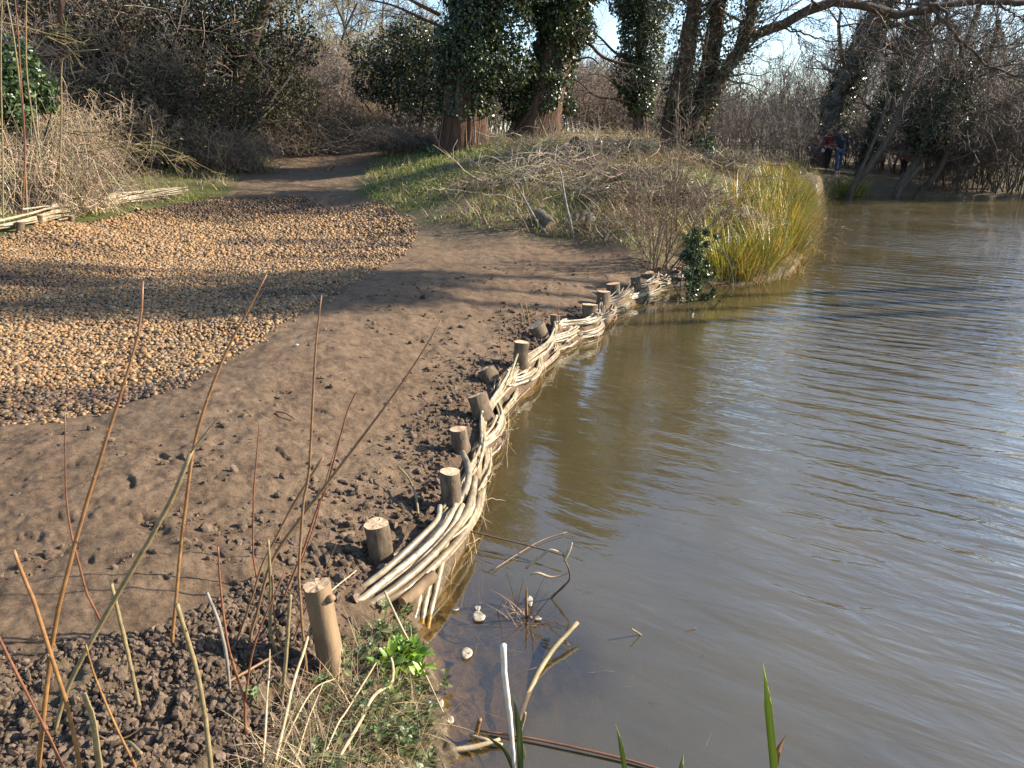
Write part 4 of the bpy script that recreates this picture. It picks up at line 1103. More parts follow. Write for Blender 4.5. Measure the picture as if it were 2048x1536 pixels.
# leaning trees on the far bank, feet in the water
def leaning(label, stems, ivy, Y, seed, matl=M_BARK_GREY, group="leaning trees on the far bank", kk=12):
    rg = np.random.default_rng(500 + seed)
    B = at(*stems[0][0][0], Y)
    T = thing("leaning_tree", label, "tree", B, group)
    br = []
    for px, rr in stems:
        q = trunk_from_px(px, Y + rg.normal() * .2, 18)
        q[0, 2] -= .4
        V, F = tubes(q - B, np.interp(np.linspace(0, 1, 18), [0, 1], rr), 10, False, .06); link("stem", mesh_np("stem", V, F, matl), T)
        for j in range(kk):
            i = int(rg.integers(4, 18)); t = norm(q[i] - q[i - 1]); s = norm(np.cross(t, rg.normal(size=3)))
            grow(rg, q[i], norm(t * .5 + s * .9), rg.uniform(1.0, 3.2), max(.012, rr[1] * .4), 3, br, .75, .02, (4, 4, 4), 6, .18)
    add_np("twigs", twig_mesh("twigs", br, (.085, .062, .048), rg, .3, rmin=.005), M_TWIG, T)
    if ivy:
        parts = [shell_leaves(trunk_from_px(px, Y, 16), ir, u0, n, .10, rg, .8, (.032, .042, .016), (.10, .11, .045), .14, 40 + seed) for px, ir, u0, n in ivy]
        V, F = merge([(v, f) for v, f, c in parts]); add_np("ivy", (V, F, np.concatenate([c for _, _, c in parts])), M_LEAF, T)
leaning("big ivy clad trunk leaning right just behind the two walkers", [([(1640, 335), (1658, 270), (1690, 170), (1730, 80), (1775, 0), (1800, -60)], (.42, .28))],
        [([(1645, 330), (1665, 250), (1692, 170), (1735, 75), (1780, -10)], [.55, .75, .65, .6, .55], .05, 13000)], 32, 1)
leaning("ivy clad trunk leaning right to the right of the walkers", [([(1712, 372), (1740, 300), (1775, 210), (1810, 110), (1840, 30), (1860, -40)], (.23, .16)), ([(1712, 372), (1760, 270), (1800, 180), (1850, 90), (1880, 20)], (.1, .05))],
        [([(1730, 330), (1770, 220), (1808, 115), (1838, 40)], [.3, .45, .5, .45], .0, 7000)], 30.5, 2)
leaning("pair of slim bare grey stems leaning right out of the reeds at the water's edge", [([(1692, 386), (1740, 330), (1780, 270), (1810, 200), (1840, 110), (1855, 20)], (.11, .06)), ([(1698, 386), (1760, 310), (1795, 235), (1830, 130), (1860, 60)], (.09, .045)), ([(1700, 384), (1740, 300), (1770, 220), (1780, 120)], (.07, .03))], [], 27.6, 3)
leaning("dark trunk with an ivy bush around it leaning right over the far water", [([(1786, 388), (1815, 350), (1850, 290), (1885, 210), (1915, 130), (1950, 40), (1970, -40)], (.15, .09)), ([(1790, 389), (1840, 330), (1880, 260), (1920, 170)], (.1, .05))],
        [([(1840, 310), (1870, 240), (1895, 180), (1915, 120)], [.5, 1.0, 1.05, .5], .0, 9000)], 27.8, 4)
leaning("curved bare trunk leaning furthest right over the far water", [([(1826, 389), (1862, 362), (1892, 310), (1903, 255), (1935, 200), (1975, 120), (2000, 40)], (.12, .07)), ([(1903, 255), (1950, 190), (2000, 130)], (.07, .03))], [], 27.2, 5, M_BARK_DARK)

# ------------------------------------------------------------------ bare trees of the wood behind: a few grown forms, copied
def bare_form(seed, h, spread, up, col, kids, shrink=.58, nst=1, r0=.16, droop=0.0, lev=4):
    rg = np.random.default_rng(seed); br = []
    for s in range(nst):
        d = norm(np.array((rg.normal() * .22 * (nst > 1) + rg.normal() * .05, rg.normal() * .15 * (nst > 1), 1.)))
        grow(rg, np.array((rg.normal() * .2 * (nst > 1), rg.normal() * .2 * (nst > 1), -.3)), d, h, r0 * rg.uniform(.7, 1.1), lev, br, spread, up, kids, 7, .10, shrink, droop)
    lim = min(.045, r0 * .62); st = [b for b in br if b[1][0] > lim]; tw = [b for b in br if b[1][0] <= lim]
    Vs, Fs = tubes(np.array([b[0] for b in st]), np.array([b[1] for b in st]), 7, False)
    V, F, c = twig_mesh("crown", tw, col, rg, .3, rmin=.0075, S=3)
    return mesh_np("trunk", Vs, Fs, M_BARK_GREY), mesh_np("crown", V, F, M_TWIG, True, c)
FORMS = [bare_form(11, 7.5, .75, .10, (.125, .092, .070), (7, 6, 5, 4), nst=1), bare_form(12, 8.5, .6, .14, (.14, .10, .078), (7, 6, 5, 4), nst=1, r0=.2),
         bare_form(13, 6.0, .8, .08, (.14, .108, .080), (7, 5, 5, 4), nst=3, r0=.09), bare_form(14, 7.0, .65, .02, (.20, .155, .075), (8, 6, 6, 4), nst=2, r0=.12, droop=.45),
         bare_form(15, 3.0, .9, .03, (.20, .15, .112), (6, 5, 5, 3), nst=6, r0=.035, lev=3), bare_form(16, 2.6, .85, .05, (.15, .116, .085), (6, 6, 5, 3), nst=7, r0=.03, lev=3), bare_form(17, 2.2, .95, .02, (.36, .27, .175), (6, 6, 5, 3), nst=8, r0=.02, lev=3)]
def place(form, x, y, sc, label, group, name="bare_tree", cat="tree", rz=None, z=None):
    z = float(ground_h(np.array([x]), np.array([y]), False)[0]) if z is None else z
    T = thing(name, label, cat, (x, y, z), group)
    T.scale = (sc * random.uniform(.9, 1.1), sc, sc * random.uniform(.9, 1.12)); T.rotation_euler = (0, 0, random.uniform(0, 6.28) if rz is None else rz)
    for nm, me in zip(("trunk", "crown"), FORMS[form]):
        if len(me.vertices): link(nm, me, T)
def pxat(px, Y): return (px - 1024) / FPX * (Y * cp + .35)
rl = random.Random(3)
LB = {0: "bare grey tree in the hazy wood behind the trunks", 1: "tall bare tree in the hazy wood behind the trunks", 2: "bare tree of several stems in the hazy wood behind the trunks", 3: "bare willow with drooping yellowish twigs behind the bend of the path"}
for px, Y, f, sc in [(660, 34, 3, .9), (740, 38, 3, .95), (600, 37, 3, 1.0), (700, 44, 1, .9), (810, 42, 2, .9), (540, 40, 1, 1.1), (860, 48, 0, 1.0)]:
    place(f, pxat(px, Y), Y, sc, LB[3] if f == 3 else LB[f] , "bare trees behind the path" if f == 3 else "bare trees of the wood behind")
for k in range(58):
    px = 1120 + (k * 97.3) % 1000 + rl.uniform(-20, 20); Y = 36 + (k * 7.7) % 34
    f = (0, 1, 2, 1)[k % 4]
    x = pxat(px, Y)
    if px > 1900 and k % 2: continue
    place(f, x, Y, (rl.uniform(.36, .52) if px < 1640 else rl.uniform(.62, .9)) * (1 if Y < 50 else 1.2), LB[f], "bare trees of the wood behind")
LS = {4: "grey brown thicket of thin bare twigs in the undergrowth behind the trunks", 5: "low dark tangle of bare twigs at the foot of the wood"}
for k in range(52):
    px = 1150 + (k * 53.7) % 930; Y = 26 + (k * 5.3) % 14
    if px > 1620 and Y < 33: Y += 8
    x = pxat(px, Y)
    if sdist(np.array([x]), np.array([float(Y)]))[0] > -1: continue
    f = 4 + k % 2
    place(f, x, Y, rl.uniform(.55, .9), LS[f], "twig thickets of the wood", "twig_thicket", "shrub")
for px, Y, f, sc in [(700, 27, 4, .8), (640, 28, 5, .8), (760, 30, 4, .9), (830, 29, 5, .8), (600, 30, 4, 1.0), (1010, 26, 4, .6), (1180, 27, 4, .7), (1220, 29, 4, .8), (985, 25, 5, .6), (1035, 27, 5, .7), (1000, 29, 4, .8), (1200, 30, 5, .8), (1240, 28, 5, .7), (0, 22, 4, 1.2), (70, 23, 5, 1.3), (140, 22.5, 4, 1.3), (210, 23.5, 5, 1.35), (280, 23, 4, 1.3), (350, 24, 5, 1.3), (420, 24, 4, 1.25), (500, 25, 5, 1.2), (570, 26, 4, 1.1), (30, 26, 5, 1.6), (180, 27, 4, 1.6), (320, 27, 5, 1.6), (450, 28, 4, 1.5), (620, 32, 5, 1.0), (680, 33, 4, 1.0), (730, 34, 5, 1.1), (780, 33, 4, 1.0), (840, 32, 5, 1.0), (900, 31, 4, 1.0), (650, 38, 5, 1.4), (760, 39, 4, 1.4), (860, 37, 5, 1.3), (1150, 33, 5, 1.0), (1210, 34, 4, 1.0), (1330, 33, 5, 1.0), (1110, 31, 4, .9)]:
    place(f, pxat(px, Y), Y, sc, LS[f], "twig thickets of the wood", "twig_thicket", "shrub")
# shrubs dipping into the water at the far right bank
for k, (px, Y, f, sc) in enumerate([(1900, 29.5, 4, .8), (1960, 29, 5, 1.0), (2030, 28, 4, 1.0), (2090, 27.5, 5, 1.1), (1860, 31, 5, .9), (1930, 33, 4, 1.2), (2000, 32, 5, 1.3), (2070, 32, 4, 1.4), (1980, 36, 2, .7), (2060, 36, 2, .75), (2120, 34, 2, .8), (1900, 37, 2, .7),
                                    (1880, 28.8, 5, .7), (1920, 28.2, 4, .85), (1945, 28.4, 5, 1.0), (1990, 27.9, 4, 1.05), (2010, 28.6, 5, 1.2), (2050, 27.4, 4, 1.1), (1975, 30.5, 4, 1.3), (2040, 30, 5, 1.4), (1750, 33, 5, .9), (1780, 35, 4, 1.1), (1830, 36, 5, 1.2), (1870, 34, 4, 1.2), (1860, 42, 1, .8)]):
    place(f, pxat(px, Y), Y, sc, "bare grey shrub spreading low over the far water's edge" if f > 3 else "bare tree rising above the far water shrubs", "shrubs along the far bank" if f > 3 else "bare trees above the far bank", "bankside_shrub" if f > 3 else "bare_tree", "shrub" if f > 3 else "tree", z=.2 if Y < 30 else None)
# brown scrub in front of the dark crowns at the top left
for px, Y, f, sc in [(20, 18.5, 4, .95), (100, 19, 5, 1.0), (180, 18.6, 4, .85), (250, 19.5, 4, 1.1), (330, 20, 5, .9), (400, 20.5, 4, .95), (60, 20.5, 4, 1.4), (160, 20.6, 5, 1.4), (300, 20.8, 4, 1.4), (560, 23, 4, .9), (620, 24, 4, .9), (520, 22.5, 5, .7)]:
    place(f, pxat(px, Y), Y, sc, LS[f], "twig thickets of the wood", "twig_thicket", "shrub")
for k, (x, y, f, sc) in enumerate([(-12.5, 14, 4, .9), (-14.5, 12, 5, 1.1), (-13.5, 10, 4, .8), (-16, 15, 5, 1.3), (-18, 12, 4, 1.4), (-15, 17.5, 4, 1.3), (-19, 17, 5, 1.4), (-22, 14, 4, 1.5), (-17, 8.5, 5, 1.2), (-21, 20, 4, 1.6), (-25, 17, 5, 1.7), (-20, 9, 4, 1.4)]):
    place(f, x, y, sc, LS[f], "twig thickets of the wood", "twig_thicket", "shrub")
for px, Y, sc in [(150, 16.4, .55), (205, 17, .6), (260, 17.8, .6), (320, 18.2, .6), (375, 18.6, .55), (435, 19, .5), (90, 16.8, .7), (30, 17.5, .9), (180, 18.2, .95), (290, 19.2, 1.0), (400, 20.2, .9), (520, 22, .8), (600, 24, .7), (760, 27, .6), (690, 25.5, .6)]:
    place(6, pxat(px, Y), Y, sc, "straw coloured thicket of dead stems in front of the dark crowns at the left", "straw coloured thickets", "twig_thicket", "shrub")
for k in range(44):
    px = 560 + (k * 61.7) % 1120; Y = 38 + (k * 3.9) % 22
    place(4 + k % 2, pxat(px, Y), Y, rl.uniform(1.0, 1.5), LS[4 + k % 2], "twig thickets of the wood", "twig_thicket", "shrub")
# trees on the opposite bank, outside the picture: they shade the pebbles and the path
for k, (x, y, f, sc) in enumerate([(24, 12.0, 0, 1.1)]):
    place(f, x, y, sc, "bare tree on the opposite bank casting thin shadows over the pebbles", "trees on the opposite bank", z=1.0)
for k, (x, y, h0, h1) in enumerate([(22.5, 11.2, 12.4, 16.4), (22.0, 12.5, 12.2, 15.8), (23, 11.9, 13.0, 15.2)]):
    rg = np.random.default_rng(60 + k); B = np.array((x, y, .8)); T = thing("ivy_tree", "tall ivy topped tree on the opposite bank shading the pebbles", "tree", B, "ivy trees on the opposite bank")
    p = smooth_line(np.array([B - (0, 0, .5), B + (.1, .1, 5), B + (-.1, 0, 10), B + (.1, 0, h1)]), 16); V, F = tubes(p - B, np.linspace(.17, .05, 16), 10); link("trunk", mesh_np("trunk", V, F, M_BARK_DARK), T)
    add_np("ivy", cloud_leaves([(np.array((x + rg.normal() * .5, y + rg.normal() * .35, z)), rg.uniform(.3, .95)) for z in np.linspace(h0, h1, 9)], 3600, .12, rg, (.03, .045, .014), (.09, .12, .035), .16, .2), M_LEAF, T)

# ------------------------------------------------------------------ dark evergreen bushes and the thicket at the left
def bush(label, bl, n, size, seed, base=(.026, .036, .014), light=(.075, .09, .03), amt=.12, stem=6, name="evergreen_bush", cat="bush", group="dark evergreen bushes", hollow=.45, mat=None):
    rg = np.random.default_rng(700 + seed)
    B = bl[0][0].copy()
    B[2] = float(ground_h(np.array([B[0]]), np.array([B[1]]), False)[0])
    T = thing(name, label, cat, B, group)
    br = []
    for k in range(stem):
        c, r = bl[k % len(bl)]
        p = smooth_line(np.array([B + rg.normal(size=3) * (.3, .3, 0), (B + c) / 2 + rg.normal(size=3) * .3, c + rg.normal(size=3) * r * .4]), 7)
        br.append((p, np.linspace(min(.06, r * .06), min(.02, r * .03), 7)))
        for j in range(5): grow(rg, p[int(rg.integers(2, 7))], norm(rg.normal(size=3) + (0, 0, .4)), r * .8, min(.014, r * .02), 1, br, .8, .05, (5,), 7, .2)
    add_np("stems", twig_mesh("stems", br, (.06, .045, .032), rg, .3, rmin=.005), M_TWIG, T)
    add_np("foliage", cloud_leaves(bl, n, size, rg, base, light, amt, hollow), mat or M_LEAF, T)
    return T
A = at
bush("dark rounded ivy bush with a sunlit yellowish top beside the path's bend", [(A(800, 110, 25), 1.0), (A(835, 80, 25), .9), (A(865, 140, 24.5), 1.1), (A(860, 190, 24), 1.0), (A(790, 170, 25), .9), (A(745, 165, 25.5), .75), (A(720, 110, 26), .5)], 15000, .09, 1, amt=.22, light=(.13, .12, .03))
bush("very dark leafy evergreen crown with a leaning trunk at the top left", [(A(470, 60, 21.5), 1.3), (A(400, 20, 21.5), 1.3), (A(540, 20, 22), 1.1), (A(420, 130, 21.5), 1.1), (A(510, 130, 21.5), 1.0), (A(330, 60, 21), 1.2), (A(600, 90, 22.5), .7), (A(460, -50, 21.5), 1.5), (A(560, 165, 22), .7)], 15000, .08, 2, stem=22, mat=M_DULL, base=(.028, .032, .013))
bush("dark tangled evergreen mass in the top left corner", [(A(220, 40, 20), 1.2), (A(280, 110, 20), 1.1), (A(180, 120, 19.5), 1.0), (A(120, 30, 20), 1.1), (A(250, -40, 20.5), 1.3), (A(60, 60, 20), 1.1), (A(350, 150, 20), .9), (A(30, -30, 20), 1.2)], 11000, .075, 3, stem=26, base=(.05, .042, .022), mat=M_DULL)
bush("dark ivy covered bank of leaves under the evergreen crown", [(A(380, 200, 19), .9), (A(300, 200, 18.5), .9), (A(450, 210, 19.5), .8), (A(220, 210, 18), .8), (A(520, 200, 20.5), .8), (A(590, 190, 21.5), .7)], 9000, .07, 4, stem=26, base=(.05, .042, .022), mat=M_DULL)
bush("glossy ivy bush glinting white in the sun at the left edge", [(A(35, 170, 13.5), .55), (A(20, 210, 13.3), .5), (A(70, 190, 13.6), .35), (A(30, 120, 13.8), .4), (A(-20, 160, 13.4), .6)], 5200, .095, 5, base=(.035, .06, .02), light=(.10, .14, .05), amt=.3)
p = trunk_from_px([(455, 225), (470, 170), (495, 110), (515, 50), (535, 0), (550, -50)], 21.2, 14)
V, F = tubes(p - p[0], np.linspace(.20, .14, 14), 12, False, .05)
T = thing("dark_tree", "dark leaning trunk inside the evergreen crown at the top left", "tree", p[0]); link("trunk", mesh_np("trunk", V, F, M_BARK_DARK), T)
p = trunk_from_px([(121, 260), (121, 160), (121, 80), (122, 20), (123, -60)], 18, 10)
V, F = tubes(p - p[0], np.linspace(.075, .06, 10), 12, False, .05)
T = thing("pink_barked_tree", "slim pinkish bare trunk rising out of the thicket at the left", "tree", p[0]); link("trunk", mesh_np("trunk", V, F, M_BARK_RED), T)
# bramble and dead-stem tangles: each mound a thing
def tangle(label, px, py, Y, rx, rz, n, seed, col=(.15, .115, .078), name="bramble_tangle", leafn=500, r=.0045, group=None, lcol=(.045, .05, .02)):
    rg = np.random.default_rng(800 + seed)
    c = A(px, py, Y); z0 = float(ground_h(np.array([c[0]]), np.array([c[1]]), False)[0])
    B = np.array((c[0], c[1], z0)); T = thing(name, label, "bramble", B, group or ("dead stem tangles on the mound" if px > 950 else "bramble tangles in the left thicket"))
    ht = max(c[2] - z0, .3) + rz
    br = []
    for k in range(n):
        a = rg.uniform(0, 6.28); q = B + np.array((rg.normal() * rx * .55, rg.normal() * rx * .4, 0))
        L = rg.uniform(.5, 1.5) * rx * 1.1; h = rg.uniform(.25, 1.0) * ht * math.exp(-((q[0] - B[0]) / (rx * 1.2)) ** 2)
        u = np.linspace(0, 1, 8)
        pts = q[None] + np.stack([np.cos(a) * L * u, np.sin(a) * L * u * .8, h * np.sin(u * math.pi * rg.uniform(.55, .98))], -1) + rg.normal(size=(8, 3)) * .04
        br.append((pts, np.linspace(r * rg.uniform(.7, 1.6), r * .5, 8)))
    for k in range(n // 7):
        q = B + np.array((rg.normal() * rx * .6, rg.normal() * rx * .4, 0)); e = q + np.array((rg.normal() * .5, rg.normal() * .3, ht * rg.uniform(.6, 1.45)))
        br.append((smooth_line(np.array([q, (q + e) / 2 + rg.normal(size=3) * .12, e + rg.normal(size=3) * .1]), 8), np.linspace(r * 1.4, r * .5, 8)))
    V, F, cc = twig_mesh("stems", br, col, rg, .55, rmin=.0025, S=3)
    dk = np.repeat(rg.random(len(br)) < .55, 24); cc[dk] *= .42
    add_np("stems", (V, F, cc), M_TWIG, T)
    if leafn:
        i = rg.integers(0, len(br), leafn); j = rg.integers(2, 8, leafn)
        pos = np.array([br[a][0][b] for a, b in zip(i, j)]) + rg.normal(size=(leafn, 3)) * .05
        V, F, m = leaves(pos, rg.normal(size=(leafn, 3)) + (0, 0, .6), .07 * rg.uniform(.5, 1.3, leafn), rg)
        add_np("leaves", (V, F, vcol(leafn, m, lcol, rg, .5, (.12, .10, .05), .25)), M_LEAF, T)
for k, (lab, px, py, Y, rx, rz, n, col, lf) in enumerate([
    ("pale straw coloured tangle behind the tall hazel poles", 60, 290, 13.0, .9, .2, 900, (.40, .30, .19), 200), ("straw tangle just right of the glossy ivy bush", 110, 270, 15.2, .8, .3, 700, (.34, .25, .16), 200),
    ("grey bramble mound in the middle of the left thicket", 215, 238, 18, 1.1, .2, 900, (.105, .082, .062), 900), ("dark bramble mound behind the grass of the far wattle", 300, 252, 19, 1.1, .1, 900, (.10, .078, .06), 1000),
    ("grey brown twig mound under the dark evergreen crown", 370, 222, 20.5, 1.2, .2, 900, (.12, .09, .07), 600), ("mossy bramble mound with dead grass on its right side", 395, 258, 19, .9, .0, 800, (.115, .095, .06), 900),
    ("sunlit straw tussock at the right end of the thicket by the path", 450, 255, 19, .75, .0, 800, (.30, .215, .135), 0), ("low dead stem tangle along the left side of the path", 560, 235, 22, 1.3, .1, 700, (.15, .115, .08), 300),
    ("dead stem tangle at the foot of the broad ivy trunk", 830, 255, 21, 1.2, .1, 800, (.16, .12, .085), 250), ("dead stem tangle where the path bends out of sight", 700, 225, 26, 1.6, .2, 900, (.19, .145, .10), 200),
    ("straw tangle below the ivy bush beside the path", 770, 235, 23.5, 1.2, .1, 700, (.18, .135, .09), 200), ("tangle of pale dead stems in front of the slim ivy trunk on the mound", 1225, 322, 16.5, .9, .08, 300, (.36, .28, .18), 60), ("tangle of dead stems at the right shoulder of the brush pile", 1275, 372, 14, .7, .04, 240, (.36, .27, .175), 80),
    ("brown stem tangle behind the thin bare shrub", 1345, 400, 13, .7, .06, 260, (.30, .21, .135), 80), ("pale flattened reed tangle between the brush pile and the sedge", 1420, 350, 16, .8, .04, 260, (.40, .30, .19), 40), ("low dead stem tangle above the three half hidden logs", 1225, 412, 12.9, .5, .0, 160, (.32, .24, .155), 80), ("low tangle of dead stems beside the propped branches", 985, 385, 14.2, .5, .0, 110, (.34, .26, .165), 40),
    ("pale reed tangle in the middle of the sedge", 1445, 430, 12.5, .5, .08, 300, (.42, .31, .19), 0), ("dark tangle in the far left thicket", 150, 215, 18.5, 1.2, .4, 800, (.11, .085, .06), 900), ("bramble mound at the left edge", -20, 260, 14.5, 1.0, .3, 700, (.15, .115, .08), 400)]):
    tangle(lab, px, py, Y, rx, rz, n, k, col, leafn=lf)
# yellow-green willow branches lying over the grass behind the far wattle
rg = np.random.default_rng(77)
FB = [[(135, 305), (175, 303), (230, 292), (285, 290), (310, 291), (345, 298), (400, 330)], [(140, 290), (180, 288), (215, 285), (270, 288)], [(130, 262), (160, 270), (200, 272), (240, 275)], [(310, 291), (330, 310), (350, 335)], [(300, 290), (320, 305), (338, 328)],
           [(150, 262), (180, 265), (225, 262), (260, 268)], [(180, 302), (215, 318), (260, 330), (300, 328)]]
FC = [[(0, 45), (40, 52), (90, 66), (130, 75), (170, 88)], [(50, 115), (70, 100), (90, 75), (118, 62), (138, 58)], [(90, 72), (120, 85), (138, 95)]]
for lab, grp in (("yellow green willow branches sprawling over the brambles behind the far wattle", FB), ("sunlit bent branch crossing the tall poles above the glossy ivy bush", FC)):
    br = []
    for px in grp:
        p = smooth_line(np.array([A(x, y, 13.8) for x, y in px]), 8); br.append((p, np.linspace(.013, .004, 8)))
        for j in range(4): grow(rg, p[int(rg.integers(3, 8))], norm(p[-1] - p[-3] + rg.normal(size=3) * .15), .4, .004, 1, br, .5, -.03, (3,), 8, .1)
    V, F, c = twig_mesh("fallen_branch", br, (.22, .18, .075), rg, .3, rmin=.003)
    o = link("fallen_branch", mesh_np("fallen_branch", V - br[0][0][0], F, M_TWIG, True, c), None, tuple(br[0][0][0]))
    tag(o, lab, "branch")

THIN = .8
# ------------------------------------------------------------------ grass, dead grass, sedge (stuff)
def samp(px_poly, n):
    X, Y = scatter_px(px_poly, n)
    return X, Y
MOUND = [(720, 430), (735, 330), (860, 290), (1000, 282), (1200, 282), (1330, 300), (1430, 330), (1430, 420), (1390, 470), (1320, 540), (1260, 500), (1160, 478), (1000, 470), (840, 445)]
LEFTG = [(0, 460), (0, 400), (150, 370), (200, 330), (350, 320), (470, 305), (560, 278), (640, 268), (560, 305), (490, 360), (440, 395), (300, 405), (150, 440)]
BACKG = [(560, 280), (640, 258), (900, 262), (1400, 275), (1640, 335), (1600, 345), (1430, 325), (1200, 285), (930, 285), (860, 280), (760, 262), (640, 272)]
def gfilter(X, Y, kb=.5):
    gv, bare, s = zones(X, Y)
    k = (bare < kb) & (gv < .3) & (s < -.03)
    return X[k], Y[k]
Vs = []
for pg, n in ((MOUND, 30000), (LEFTG, 17000), (BACKG, 9000)):
    X, Y = gfilter(*samp(pg, n))
    k = rng.random(len(X)) < sstep(.36, .60, fbm(X * .9, Y * .9, 141)) * .95 + .05
    X, Y = X[k], Y[k]; n = len(X)
    V, F, m = blades(np.stack([X, Y, ground_h(X, Y) - .01], -1), rng.uniform(0, 6.28, n), rng.uniform(.05, .17, n), rng.uniform(.006, .012, n), rng.uniform(0, .7, n), rng.uniform(.2, 1.2, n), 2)
    Vs.append((V, F, vcol(n, m, (.20, .255, .045), rng, .45, (.36, .30, .13), .32)))
X, Y = samp([(520, 1536), (600, 1430), (660, 1340), (720, 1270), (800, 1240), (850, 1330), (850, 1430), (870, 1500), (860, 1620), (450, 1660)], 2600)
k = sdist(X, Y) < -.02; X, Y = X[k], Y[k]; n = len(X)
V, F, m = blades(np.stack([X, Y, ground_h(X, Y) - .01], -1), rng.uniform(0, 6.28, n), rng.uniform(.03, .12, n), rng.uniform(.0025, .005, n), rng.uniform(0, .9, n), rng.uniform(.3, 1.4, n), 3)
Vs.append((V, F, vcol(n, m, (.08, .12, .03), rng, .4, (.28, .22, .12), .5)))
V, F = merge([(v, f) for v, f, c in Vs])
tag(link("grass", mesh_np("grass", V, F, M_GRASS, False, np.concatenate([c for _, _, c in Vs]))), "short green grass beside the path and over the mound", "grass", kind="stuff")
Vs = []
for pg, n, lo, hi in ((MOUND, 46000, .12, .45), (LEFTG, 12000, .12, .4), (BACKG, 8000, .2, .7)):
    X, Y = gfilter(*samp(pg, n))
    k = rng.random(len(X)) < sstep(.34, .62, fbm(X * 1.1, Y * 1.1, 151)) * .85 + .1
    if pg is MOUND:
        ry = np.clip((X - np.interp(Y, [10, 18], [-2.0, -1.0])) / 3.5, .08, 1.0); k &= rng.random(len(X)) < ry
    X, Y = X[k], Y[k]; n = len(X)
    V, F, m = blades(np.stack([X, Y, ground_h(X, Y) + rng.uniform(0, .08, n)], -1), rng.uniform(0, 6.28, n), rng.uniform(lo, hi, n), rng.uniform(.005, .011, n), rng.uniform(.5, 1.5, n), rng.uniform(.2, 1.1, n), 3)
    Vs.append((V, F, vcol(n, m, (.46, .35, .215), rng, .5, (.17, .11, .065), .25)))
X, Y = samp([(480, 1560), (560, 1450), (650, 1350), (740, 1300), (850, 1420), (860, 1620), (450, 1660)], 1100)
k = sdist(X, Y) < -.02; X, Y = X[k], Y[k]; n = len(X)
V, F, m = blades(np.stack([X, Y, ground_h(X, Y) + rng.uniform(0, .03, n)], -1), rng.uniform(0, 6.28, n), rng.uniform(.06, .24, n), rng.uniform(.002, .004, n), rng.uniform(.6, 1.5, n), rng.uniform(.0, .8, n), 4)
Vs.append((V, F, vcol(n, m, (.34, .25, .14), rng, .4, (.16, .10, .06), .3)))
# scraps of straw on the bare soil
X, Y = samp([(480, 400), (760, 290), (840, 500), (1000, 470), (1250, 500), (1000, 620), (900, 900), (600, 1200), (0, 1300), (0, 880), (650, 620), (830, 500), (740, 420)], 420); n = len(X)
V, F, m = blades(np.stack([X, Y, ground_h(X, Y) + .006], -1), rng.uniform(0, 6.28, n), rng.uniform(.03, .16, n), rng.uniform(.002, .005, n), np.full(n, 1.5), rng.uniform(-.1, .1, n), 3)
Vs.append((V, F, vcol(n, m, (.26, .19, .12), rng, .5)))
V, F = merge([(v, f) for v, f, c in Vs])
tag(link("dead_grass", mesh_np("dead_grass", V, F, M_STRAW, False, np.concatenate([c for _, _, c in Vs]))), "flattened dead grass and straw over the mound and verge", "dead grass", kind="stuff")
SEDGE = [(1372, 575), (1400, 470), (1430, 380), (1440, 325), (1540, 322), (1590, 350), (1622, 388), (1622, 405), (1605, 440), (1600, 490), (1562, 540), (1500, 572), (1430, 577)]
X, Y = samp(SEDGE, 2600)
sd_ = sdist(X, Y); k = (sd_ < .2) & (rng.random(len(X)) < .14 + .86 * sstep(-1.6, -.2, sd_)); X, Y, sd_ = X[k][:600], Y[k][:600], sd_[k][:600]
nt_ = len(X); green_t = np.clip(.04 + .55 * sstep(.42, .62, fbm(X * .9, Y * .9, 163)) + .50 * sstep(-1.3, -.2, sd_), 0, .95)
per = 46; ti = np.repeat(np.arange(nt_), per); n = len(ti)
ra = rng.uniform(0, 6.28, n); rd = rng.random(n) ** .7 * np.repeat(rng.uniform(.10, .24, nt_), per)
BX, BY = X[ti] + np.cos(ra) * rd, Y[ti] + np.sin(ra) * rd
BZ = np.maximum(ground_h(BX, BY) - .02, -.08)
gre = rng.random(n) < green_t[ti]
tl = np.repeat((1 - .35 * sstep(15, 22, Y)) * rng.uniform(.40, 1.25, nt_) * (.62 + .38 * sstep(-2.0, -.3, sd_)), per)
ln = np.where(gre, rng.uniform(.4, .85, n), rng.uniform(.2, .6, n)) * tl
lean = np.where(gre, rd * 1.6 + np.abs(rng.normal(size=n)) * .12, rng.uniform(.3, 1.5, n)); curl = np.where(gre, rng.uniform(.1, .8, n) + (rng.random(n) < .18) * 1.3, rng.uniform(.2, 1.6, n))
az = ra + rng.normal(size=n) * .35
d = ~gre; bb = np.stack([BX, BY, BZ], -1)
V1 = blades(bb[gre], az[gre], ln[gre], rng.uniform(.010, .019, gre.sum()), lean[gre], curl[gre], 5)
V2 = blades(bb[d], az[d], ln[d], rng.uniform(.005, .012, d.sum()), lean[d], curl[d], 4)
fl = np.array(WL[WL.index(tuple(P(*WL_PX[10], 0)[:2])) - 1:][:9]); fc = np.concatenate(([0], np.cumsum(np.linalg.norm(np.diff(fl, axis=0), axis=1))))
n3 = 800; q = rng.uniform(0, fc[-1], n3); o3 = rng.normal(size=n3) * .10 + .04
fx = np.interp(q, fc, fl[:, 0]) + o3 * .75; fy = np.interp(q, fc, fl[:, 1]) - o3 * .6
V3 = blades(np.stack([fx, fy, np.clip(ground_h(fx, fy), -.04, .2)], -1), rng.normal(size=n3) * .9 - .6, rng.uniform(.2, .7, n3), rng.uniform(.010, .020, n3), rng.uniform(.0, .9, n3), rng.uniform(.4, 1.9, n3), 4)
V, F = merge([(V1[0], V1[1]), (V2[0], V2[1]), (V3[0], V3[1])])
